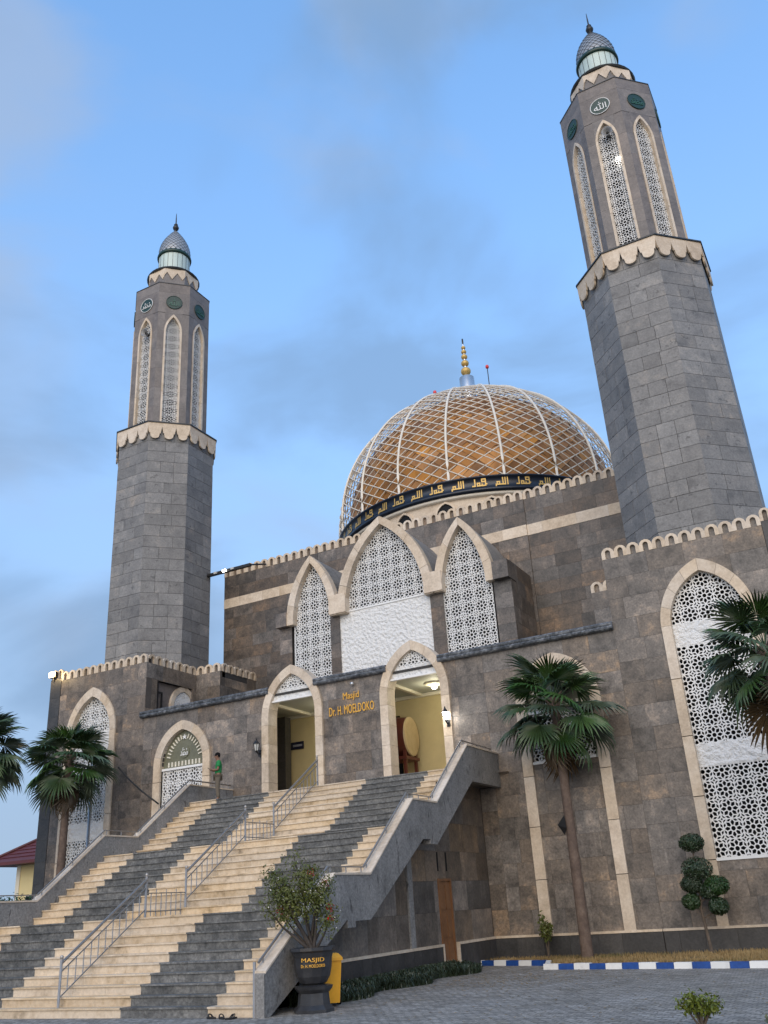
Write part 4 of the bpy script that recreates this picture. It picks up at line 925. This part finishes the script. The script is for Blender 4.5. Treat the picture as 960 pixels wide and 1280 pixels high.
MB().tube([(-4.82,25.5,.03),(-4.86,25.5,.5),(-4.9,25.5,1.1),(-4.83,25.52,1.6),(-4.86,25.5,2.2),(-4.83,25.5,2.6)],[.045,.04,.035,.03,.025,.015],8).build('trunk','bark',tp_,True)
for cx_, cz, ra, rx in ((-4.84,2.66,.26,1.2),(-4.83,2.03,.33,1.15),(-4.42,1.62,.27,1.1),(-5.02,1.68,.24,1.15),(-4.62,1.5,.22,1.1),(-5.1,1.28,.22,1.05),(-4.46,1.14,.24,1.0)):
    if abs(cx_+4.84) > .1: MB().tube([(-4.86,25.5,cz-.25),(cx_,25.5,cz-.05)],.018,6).build('branch','bark',tp_,True)
    mb = MB(); leaves(mb,(cx_,25.5,cz),ra*1.06,1500,.036,rr,.62,(rx,1.1,.85)); mb.lathe([(ra*.66*math.cos(a_)+.001,ra*.54*math.sin(a_)) for a_ in [math.pi*(k/8-.5) for k in range(9)]],(cx_,25.5,cz),12); mb.build('foliage_ball','topi',tp_)
def shrub(x, y, z, h, wd, n, lab, mt, size=.05, nst=7, name='shrub', seed=1, flowers=False, grp=None):
    rr = random.Random(seed); T = thing(name, lab, 'shrub', (x,y,z), grp); st = MB(); lf = MB()
    for k in range(nst):
        a_ = rr.uniform(0,6.28); tip = Vector((x+math.cos(a_)*wd*rr.uniform(.2,1),y+math.sin(a_)*wd*rr.uniform(.2,1),z+h*rr.uniform(.6,1))); mid = Vector((x,y,z)).lerp(tip,.5)+Vector((0,0,h*.1))
        st.tube([(x,y,z-.02),mid,tip],[.016,.011,.005],5)
        for q in range(5): c = mid.lerp(tip,.1+.9*q/4); leaves(lf,c,wd*.3,n//(nst*5),size,rr,.1)
    st.build('stems','bark',T); lf.build('foliage',mt,T); return T
shrub(-9.15,25.75,.05,1.25,.42,500,'thin leafy shrub against the cream strip behind the fan palm','bougleaf',.055,6,seed=4)
shrub(-2.75,13.0,0,.42,.34,900,'low olive green bush growing from the grey paving','bushleaf',.03,11,seed=6)
shrub(-1.75,12.7,0,.16,.2,240,'tiny weed tuft growing from the grey paving','bushleaf',.025,5,seed=9)
# ground cover beside the wall under the stairs
mb = MB(); rr = random.Random(11)
for _ in range(9000):
    y = rr.uniform(15.8,23.0); x = -10.8+.95*rr.random()**1.3*(.75+.25*math.sin(y*2.3))
    h = rr.uniform(.07,.3)*(1-.5*max(0,x+10.5)); a_ = rr.uniform(0,6.28); r_ = h*rr.uniform(.5,1.3); lx, ly = math.cos(a_)*r_, math.sin(a_)*r_; px_, py_ = -math.sin(a_)*.012, math.cos(a_)*.012
    if x+lx < -10.82: lx = abs(lx)
    mb.add([(x-px_,y-py_,0),(x+px_,y+py_,0),(x+lx*.5+px_,y+ly*.5+py_,h),(x+lx*.5-px_,y+ly*.5-py_,h),(x+lx,y+ly,h*.6)],[(0,1,2,3),(3,2,4)])
gc = mb.build('ground_cover','cover'); kind(gc,'stuff'); gc['label'] = 'dark strappy ground cover along the wall under the stairs'
# ------------------------------------------------------------------ planter with bougainvillea
pt = thing('planter','black glazed urn on a pedestal with gold lettering at the foot of the stairs','planter',(-9.74,15.02,0)); pc = (-9.74,15.02,0)
MB().lathe([(0,.0),(.36,0),(.36,.05),(.29,.12),(.27,.3),(.33,.36),(.35,.41),(.2,.43),(0,.43)],pc,8,ph=math.pi/8).build('pedestal','pot',pt)
MB().lathe([(.17,.42),(.24,.46),(.3,.56),(.33,.7),(.34,.85),(.37,.94),(.41,.97),(.41,1.02),(.35,1.02),(.33,.9),(0,.88)],pc,12).build('urn','pot',pt)
def potline(txt, wid, hei, z):
    me = textmesh(txt,1,.03); xs = [q.co.x for q in me.vertices]; ys = [q.co.y for q in me.vertices]; mb = MB(); vs_ = []
    base = math.atan2(-9.74*-1, -1)    # unused reference
    dirc = Vector((9.74,-15.02,0)).normalized(); a0 = math.atan2(dirc.y,dirc.x)
    for q in me.vertices:
        u = ((q.co.x-min(xs))/(max(xs)-min(xs))-.5)*wid; v = ((q.co.y-min(ys))/(max(ys)-min(ys))-.5)*hei; an = a0+u/.36; rr_ = .352+(.012 if q.co.z > 0 else 0)
        vs_.append((pc[0]+rr_*math.cos(an),pc[1]+rr_*math.sin(an),z+v))
    mb.add(vs_,[tuple(p.vertices) for p in me.polygons]); mb.build('letters','goldtext',pt); bpy.data.meshes.remove(me)
potline('MASJID',.42,.085,.82); potline('Dr. H. MOELDOKO',.44,.05,.735)
bo = thing('bougainvillea','bougainvillea bush with red and white flowers growing in the black urn','shrub',(-9.74,15.02,.95)); rr = random.Random(21)
st = MB(); lf = MB(); rd = MB(); wh = MB(); b0 = Vector((-9.74,15.02,.9))
tips = [(-.55,0,.75),(-.75,.1,1.05),(-.4,-.1,1.2),(-.15,.1,1.35),(.1,0,1.3),(.3,.1,1.15),(-.62,-.1,1.3),(-.35,.1,1.6),(.42,.05,.75),(.5,-.05,.6),(-.2,-.1,1.0),(.15,.1,1.0),(-.5,.05,1.0),(-.9,0,.9)]
Rg = Vector((.85,.5,0)).normalized()
for k, (a_, b_, c_) in enumerate(tips):
    tip = b0+Rg*(a_*.9-.08)+Vector((0,b_*1.5,0))+Vector((0,0,c_*1.12-.1)); mid = b0.lerp(tip,.5)+Vector((rr.uniform(-.08,.08),rr.uniform(-.08,.08),.02)); low = b0+Vector((rr.uniform(-.08,.08),rr.uniform(-.08,.08),.03))
    st.tube([low,mid.lerp(low,.4),mid,tip],[.035,.026,.018,.006],6)
    dens = 1.0 if c_ > .9 and c_ < 1.5 else .35
    for q in range(4):
        c = mid.lerp(tip,.35+.65*q/3); leaves(lf,c,.26,int(150*dens),.03,rr,.05,(1,1,.85)); leaves(wh,c,.24,int(4*dens),.02,rr,.4)
    if c_ < .9 or k in (4,5): leaves(rd,tip,.09,26,.028,rr,.1)
st.build('stems','darkbark',bo,True); lf.build('foliage','bougleaf',bo); kind(rd.build('red_flowers','redfl',bo),'stuff'); kind(wh.build('white_flowers','whitefl',bo),'stuff')
# ------------------------------------------------------------------ wheelie bin
wb = thing('wheelie_bin','yellow plastic wheelie bin behind the black urn','bin',(-9.95,15.95,0)); Wb = Matrix.Translation((-9.97,15.9,0))@Matrix.Rotation(R(38),4,'Z')
MB().add([(-.17,-.19,.06),(.17,-.19,.06),(.17,.19,.06),(-.17,.19,.06),(-.22,-.24,.76),(.22,-.24,.76),(.22,.24,.76),(-.22,.24,.76)],[(0,3,2,1),(4,5,6,7),(0,1,5,4),(1,2,6,5),(2,3,7,6),(3,0,4,7)]).build('bin_body','yellow',wb,False,Wb)
MB().add([(-.24,-.27,.75),(.24,-.27,.75),(.24,.27,.75),(-.24,.27,.75),(-.24,-.27,.8),(.24,-.27,.8),(.24,.27,.8),(-.24,.27,.8),(-.17,-.2,.87),(.17,-.2,.87),(.17,.2,.87),(-.17,.2,.87)],[(0,1,5,4),(1,2,6,5),(2,3,7,6),(3,0,4,7),(4,5,9,8),(5,6,10,9),(6,7,11,10),(7,4,8,11),(8,9,10,11)]).build('bin_lid','yellow',wb,False,Wb)
MB().tube([(-.2,.3,.78),(.2,.3,.78)],.02,8).build('bin_handle','yellow',wb,False,Wb)
for sx in (-.2,.2):
    MB().tube([(sx-.03,.2,.09),(sx+.03,.2,.09)],.09,16).build('wheel','rubber',wb,False,Wb)
# sandals
def sandal(x, y, rz, lab):
    t_ = thing('sandal', lab, 'sandal', (x,y,0), 'pair of sandals on the ground'); Mx = Matrix.Translation((x,y,0))@Matrix.Rotation(rz,4,'Z')
    ol = [(.045*math.cos(a_)*(1+.12*math.sin(a_)), .125*math.sin(a_)) for a_ in [2*math.pi*k/18 for k in range(18)]]
    mb = MB(); n = 18; mb.add([(p[0],p[1],.002) for p in ol]+[(p[0],p[1],.028) for p in ol],[tuple(range(n,2*n))]+[(i,(i+1)%n,n+(i+1)%n,n+i) for i in range(n)]); mb.build('sole','rubber',t_,False,Mx)
    for sy in (.03,.0): MB().tube([(-.045,sy,.02),(-.03,sy+.03,.06),(0,sy+.045,.075),(.03,sy+.03,.06),(.045,sy,.02)],.009,5).build('strap','rubber',t_,False,Mx)
sandal(-11.05,14.12,.9,'black sandal lying at the foot of the bottom step'); sandal(-10.82,14.08,-.3,'black sandal lying at the foot of the bottom step'); sandal(-11.3,14.15,1.3,'black sandal lying at the foot of the bottom step')
# ------------------------------------------------------------------ things on the building
def horn(F, u, v, w, lab):
    p = Vector(W(F,u,v,w)); q = Vector(W(F,u,v,w+.5)); t_ = thing('horn_loudspeaker', lab, 'loudspeaker', tuple(p), 'horn loudspeakers on the minarets'); d = (q-p)
    rot = d.to_track_quat('Z','Y').to_matrix().to_4x4(); Mx = Matrix.Translation(p)@rot@Matrix.Scale(.78,4)
    MB().lathe([(.05,.0),(.07,.1),(.1,.22),(.17,.34),(.27,.42),(.28,.43),(.25,.42),(.15,.34),(.07,.22),(0,.2)],(0,0,0),24).build('horn','horngrey',t_,True,Mx); MB().lathe([(0,-.1),(.09,-.1),(.1,.02),(.06,.1),(0,.1)],(0,0,0),16).build('driver','black',t_,True,Mx); MB().lathe([(0,.34),(.05,.33),(.07,.25)],(0,0,0),12).build('bullet','black',t_,True,Mx)
horn(OFR(0),.08,28.72,1.72,'grey horn loudspeaker on the minaret behind the topiary'); horn(OFL(0),.1,28.5,1.72,'grey horn loudspeaker on the minaret above the floodlight')
lt = tag(MB().lathe([(.001,-.05),(.05,-.03),(.06,0),(.05,.03),(.001,.05)],(-3.33,27.92,27.36),10).build('spot_lamp','coolglow',None,True),'small lit lamp in the lattice of the minaret behind the topiary','lamp')
fl = thing('floodlight','lit floodlight on the corner of the block beside the fan palm','floodlight',(-29.55,26.2,11.1)); MB().box(-29.75,-29.4,26.16,26.3,11.18,11.42).build('housing','black',fl); MB().box(-29.73,-29.42,26.13,26.158,11.2,11.4).build('lens','lampglow',fl); MB().tube([(-29.57,26.25,11.05),(-29.57,26.25,11.2)],.03,6).build('bracket','black',fl)
point('floodlight_light',(-29.57,25.95,11.32),16,(1,.72,.35),.12)
tr = thing('lamp_boom','dark horizontal boom with small lamps between minaret and hall','boom',(-24,30.5,15.9))
MB().box(-25.6,-22.6,30.45,30.6,15.86,15.98).build('boom_bar','black',tr)
for k, x in enumerate((-24.5,-24.0,-23.55)): MB().box(x-.08,x+.08,30.4,30.449,15.88,15.97).build('boom_lamp','coolglow' if k == 1 else 'lampoff',tr)
MB().tube([(-22.62,30.52,15.92),(-22.62,31.7,16.3)],.04,6).build('stay','black',tr)
po = tag(MB().tube([(-26.2,25.5,0),(-26.2,25.5,8.0)],.055,10).build('metal_pole','silver',None,True),'thin grey metal pole in front of the tall lattice window by the fan palm','pole')
tag(MB().tube([(-25.3,25.9,7.0),(-24.6,25.85,6.42),(-24.0,25.85,5.98),(-23.25,25.9,5.48)],.03,6).build('slanting_rod','black',None,True),'thin dark rod slanting between the fan palm and the stair wall','rod')
tag(MB().add([(-8.22,25.1,3.38),(-7.98,25.04,3.62),(-7.96,25.05,3.28),(-8.06,25.14,3.1),(-8.2,25.18,3.34)],[(0,1,2),(0,2,3),(0,3,4)]).build('torn_flap','black'),'small dark torn flap stuck to the palm trunk on the lawn','flap')
# ------------------------------------------------------------------ man in green at the stair head
def person():
    T = thing('person','person in a green shirt and olive trousers at the stair head looking at a phone','person',(-19.5,24.55,5.1)); bx, by, bz = -19.5,24.55,5.1
    Mx = Matrix.Translation((bx,by,bz))@Matrix.Rotation(R(-52),4,'Z')      # faces local -X+Y mix after rotation
    def skinned(nm, vs_, es, rad, m, sub=2):
        me = bpy.data.meshes.new(nm); me.from_pydata(vs_, es, []); me.materials.append(M[m]); o = bpy.data.objects.new(nm+'_tmp', me); COL.objects.link(o)
        sk = o.modifiers.new('s','SKIN'); ss = o.modifiers.new('u','SUBSURF'); ss.levels = ss.render_levels = sub
        for i, r_ in enumerate(rad): me.skin_vertices[0].data[i].radius = r_ if isinstance(r_,tuple) else (r_,r_)
        me.skin_vertices[0].data[0].use_root = True
        bpy.context.view_layer.update(); ev = bpy.data.meshes.new_from_object(o.evaluated_get(bpy.context.evaluated_depsgraph_get())); bpy.data.objects.remove(o)
        ev.materials.clear(); ev.materials.append(M[m])
        for p in ev.polygons: p.use_smooth = True
        return put(ev, nm, T, Mx)
    # local axes: -Y is where the person faces, X across
    V = [(0,0,.80),(0,.01,.95),(0,.02,1.12),(0,.02,1.26),(0,-.01,1.34),(0,-.03,1.40),(0,-.035,1.46),(0,-.05,1.52),
         (.09,0,.77),(.1,-.01,.44),(.1,.02,.09),(.1,-.1,.035),(-.09,0,.77),(-.1,-.01,.44),(-.1,.03,.09),(-.1,-.09,.035),
         (.17,.02,1.24),(.21,.0,.99),(.12,-.2,1.0),(-.17,.02,1.24),(-.2,.0,.99),(-.09,-.22,1.01)]
    E_ = [(0,1),(1,2),(2,3),(3,4),(4,5),(5,6),(6,7),(0,8),(8,9),(9,10),(10,11),(0,12),(12,13),(13,14),(14,15),(3,16),(16,17),(17,18),(3,19),(19,20),(20,21)]
    Rd = [(.13,.1),(.13,.095),(.14,.1),(.13,.085),.05,(.068,.08),(.078,.098),(.06,.075),.085,.055,.038,.03,.085,.055,.038,.03,.055,.042,.028,.055,.042,.028]
    skinned('body', V, E_, Rd, 'skin')
    skinned('shirt', [(0,.0,.84),(0,.01,.97),(0,.02,1.12),(0,.02,1.27),(.18,.02,1.25),(.215,.01,1.07),(-.18,.02,1.25),(-.21,.01,1.07)], [(0,1),(1,2),(2,3),(3,4),(4,5),(3,6),(6,7)], [(.165,.13),(.155,.12),(.165,.12),(.14,.1),.075,.07,.075,.07], 'shirt')
    skinned('trousers', [(0,0,.84),(.09,0,.76),(.1,-.01,.44),(.1,.02,.1),(-.09,0,.76),(-.1,-.01,.44),(-.1,.03,.1)], [(0,1),(1,2),(2,3),(0,4),(4,5),(5,6)], [(.15,.12),.105,.075,.06,.105,.075,.06], 'trousers')
    mb = MB(); mb.lathe([(.001,.115),(.055,.1),(.085,.06),(.094,.01),(.09,-.03)],(0,0,0),16); mb.build('hair','hair',T,True,Mx@Matrix.Translation((0,-.025,1.475))@Matrix.Rotation(R(-14),4,'X'))
    for sx in (-1,1): MB().lathe([(.001,-.028),(.016,-.015),(.018,.01),(.001,.028)],(0,0,0),8).build('ear','skin',T,True,Mx@Matrix.Translation((.084*sx,-.03,1.455)))
    MB().add([(-.013,0,-.02),(.013,0,-.02),(0,-.028,-.018),(0,0,.03)],[(0,1,2),(1,3,2),(3,0,2)]).build('nose','skin',T,False,Mx@Matrix.Translation((0,-.125,1.44)))
    for sx in (-1,1): MB().lathe([(.001,-.008),(.009,0),(.001,.008)],(0,0,0),8).build('eye','hair',T,True,Mx@Matrix.Translation((.03*sx,-.118,1.465)))
    for sx in (.12,-.09):
        for k in range(4):
            x = sx*.55+(-.016+.016*k)*(1 if sx > 0 else 1); L_ = (.055,.065,.06,.05)[k]; MB().tube([(x,-.215,1.01),(x,-.215-L_*.6,1.005),(x*.9,-.215-L_,1.025)],[.0085,.008,.006],6).build('finger','skin',T,True,Mx)
        MB().tube([(sx*.8,-.2,1.01),(sx*.65,-.235,1.04),(sx*.5,-.25,1.055)],[.01,.009,.007],6).build('thumb','skin',T,True,Mx)
    for sx in (.1,-.1): MB().add([(-.045+sx,-.16,0),(.045+sx,-.16,0),(.04+sx,.08,0),(-.04+sx,.08,0),(-.04+sx,-.14,.05),(.04+sx,-.14,.05),(.038+sx,.07,.07),(-.038+sx,.07,.07)],[(4,5,6,7),(0,1,5,4),(1,2,6,5),(2,3,7,6),(3,0,4,7)]).build('shoe','rubber',T,False,Mx)
    ph = MB().box(-.038,.038,-.006,.006,-.075,.075).build('phone','black',None,False,Mx@Matrix.Translation((.01,-.275,1.035))@Matrix.Rotation(R(52),4,'X')); tag(ph,'dark phone held by the person in the green shirt','phone')
person()
# ------------------------------------------------------------------ house and greenery beyond
hs = thing('yellow_house','small pale yellow house with a maroon hipped roof','house',(-36.5,36,0))
MB().box(-39.7,-33,34,40,0,4.75).build('wall','housewall',hs); MB().box(-39.66,-39.4,33.96,33.999,0,4.7).build('corner_post','ivory',hs)
rf = MB().add([(-40.8,33,4.75),(-31.9,33,4.75),(-31.9,41,4.75),(-40.8,41,4.75),(-36.9,37,7.2),(-35.8,37,7.2),(-40.8,33,4.6),(-31.9,33,4.6),(-31.9,41,4.6),(-40.8,41,4.6)],[(0,1,5,4),(1,2,5),(2,3,4,5),(3,0,4),(0,6,7,1),(1,7,8,2),(2,8,9,3),(3,9,6,0),(6,9,8,7)]).build('roof','roof',hs)
mb = MB()
for i in range(1,13):
    t = i/13; a = Vector((-40.8,33,4.76)).lerp(Vector((-36.9,37,7.21)),t); b = Vector((-31.9,33,4.76)).lerp(Vector((-35.8,37,7.21)),t); mb.tube([a+Vector((0,0,.015)),b+Vector((0,0,.015))],.03,4)
mb.build('tile_courses','roof',rf); MB().tube([(-40.8,33,4.8),(-36.9,37,7.25)],.09,6).build('hip_ridge','roof',rf)
for x0_ in (-38.9,-37.2): wn = MB().box(x0_,x0_+.9,33.97,33.998,1.4,3.2).build('window','ivory',hs); MB().box(x0_+.08,x0_+.82,33.95,33.969,1.48,3.12).build('pane','glass',wn)
rr = random.Random(31); hd = thing('hedge','clipped green hedge in front of the yellow house','hedge',(-37,31,0)); mb = MB()
for k in range(26): leaves(mb,(-42+k*.5,30+rr.uniform(-.2,.2),rr.uniform(2.2,2.55)),.62,130,.09,rr,.5)
mb.box(-42.3,-29.5,29.7,30.3,.3,2.3); mb.build('foliage','hedge',hd); MB().box(-42,-30,29.95,30.05,0,.4).build('stems','bark',hd)
tr_ = thing('round_tree','small round green tree beside the yellow house','tree',(-41.2,33.5,0)); MB().tube([(-41.2,33.5,0),(-41.1,33.5,1.4),(-41.2,33.5,2.8)],[.12,.1,.06],8).build('trunk','bark',tr_); mb = MB()
for k in range(12): leaves(mb,(-41.2+rr.uniform(-.7,.7),33.5+rr.uniform(-.7,.7),2.7+rr.uniform(-.5,.55)),.45,120,.09,rr,.2)
mb.build('crown','hedge',tr_)
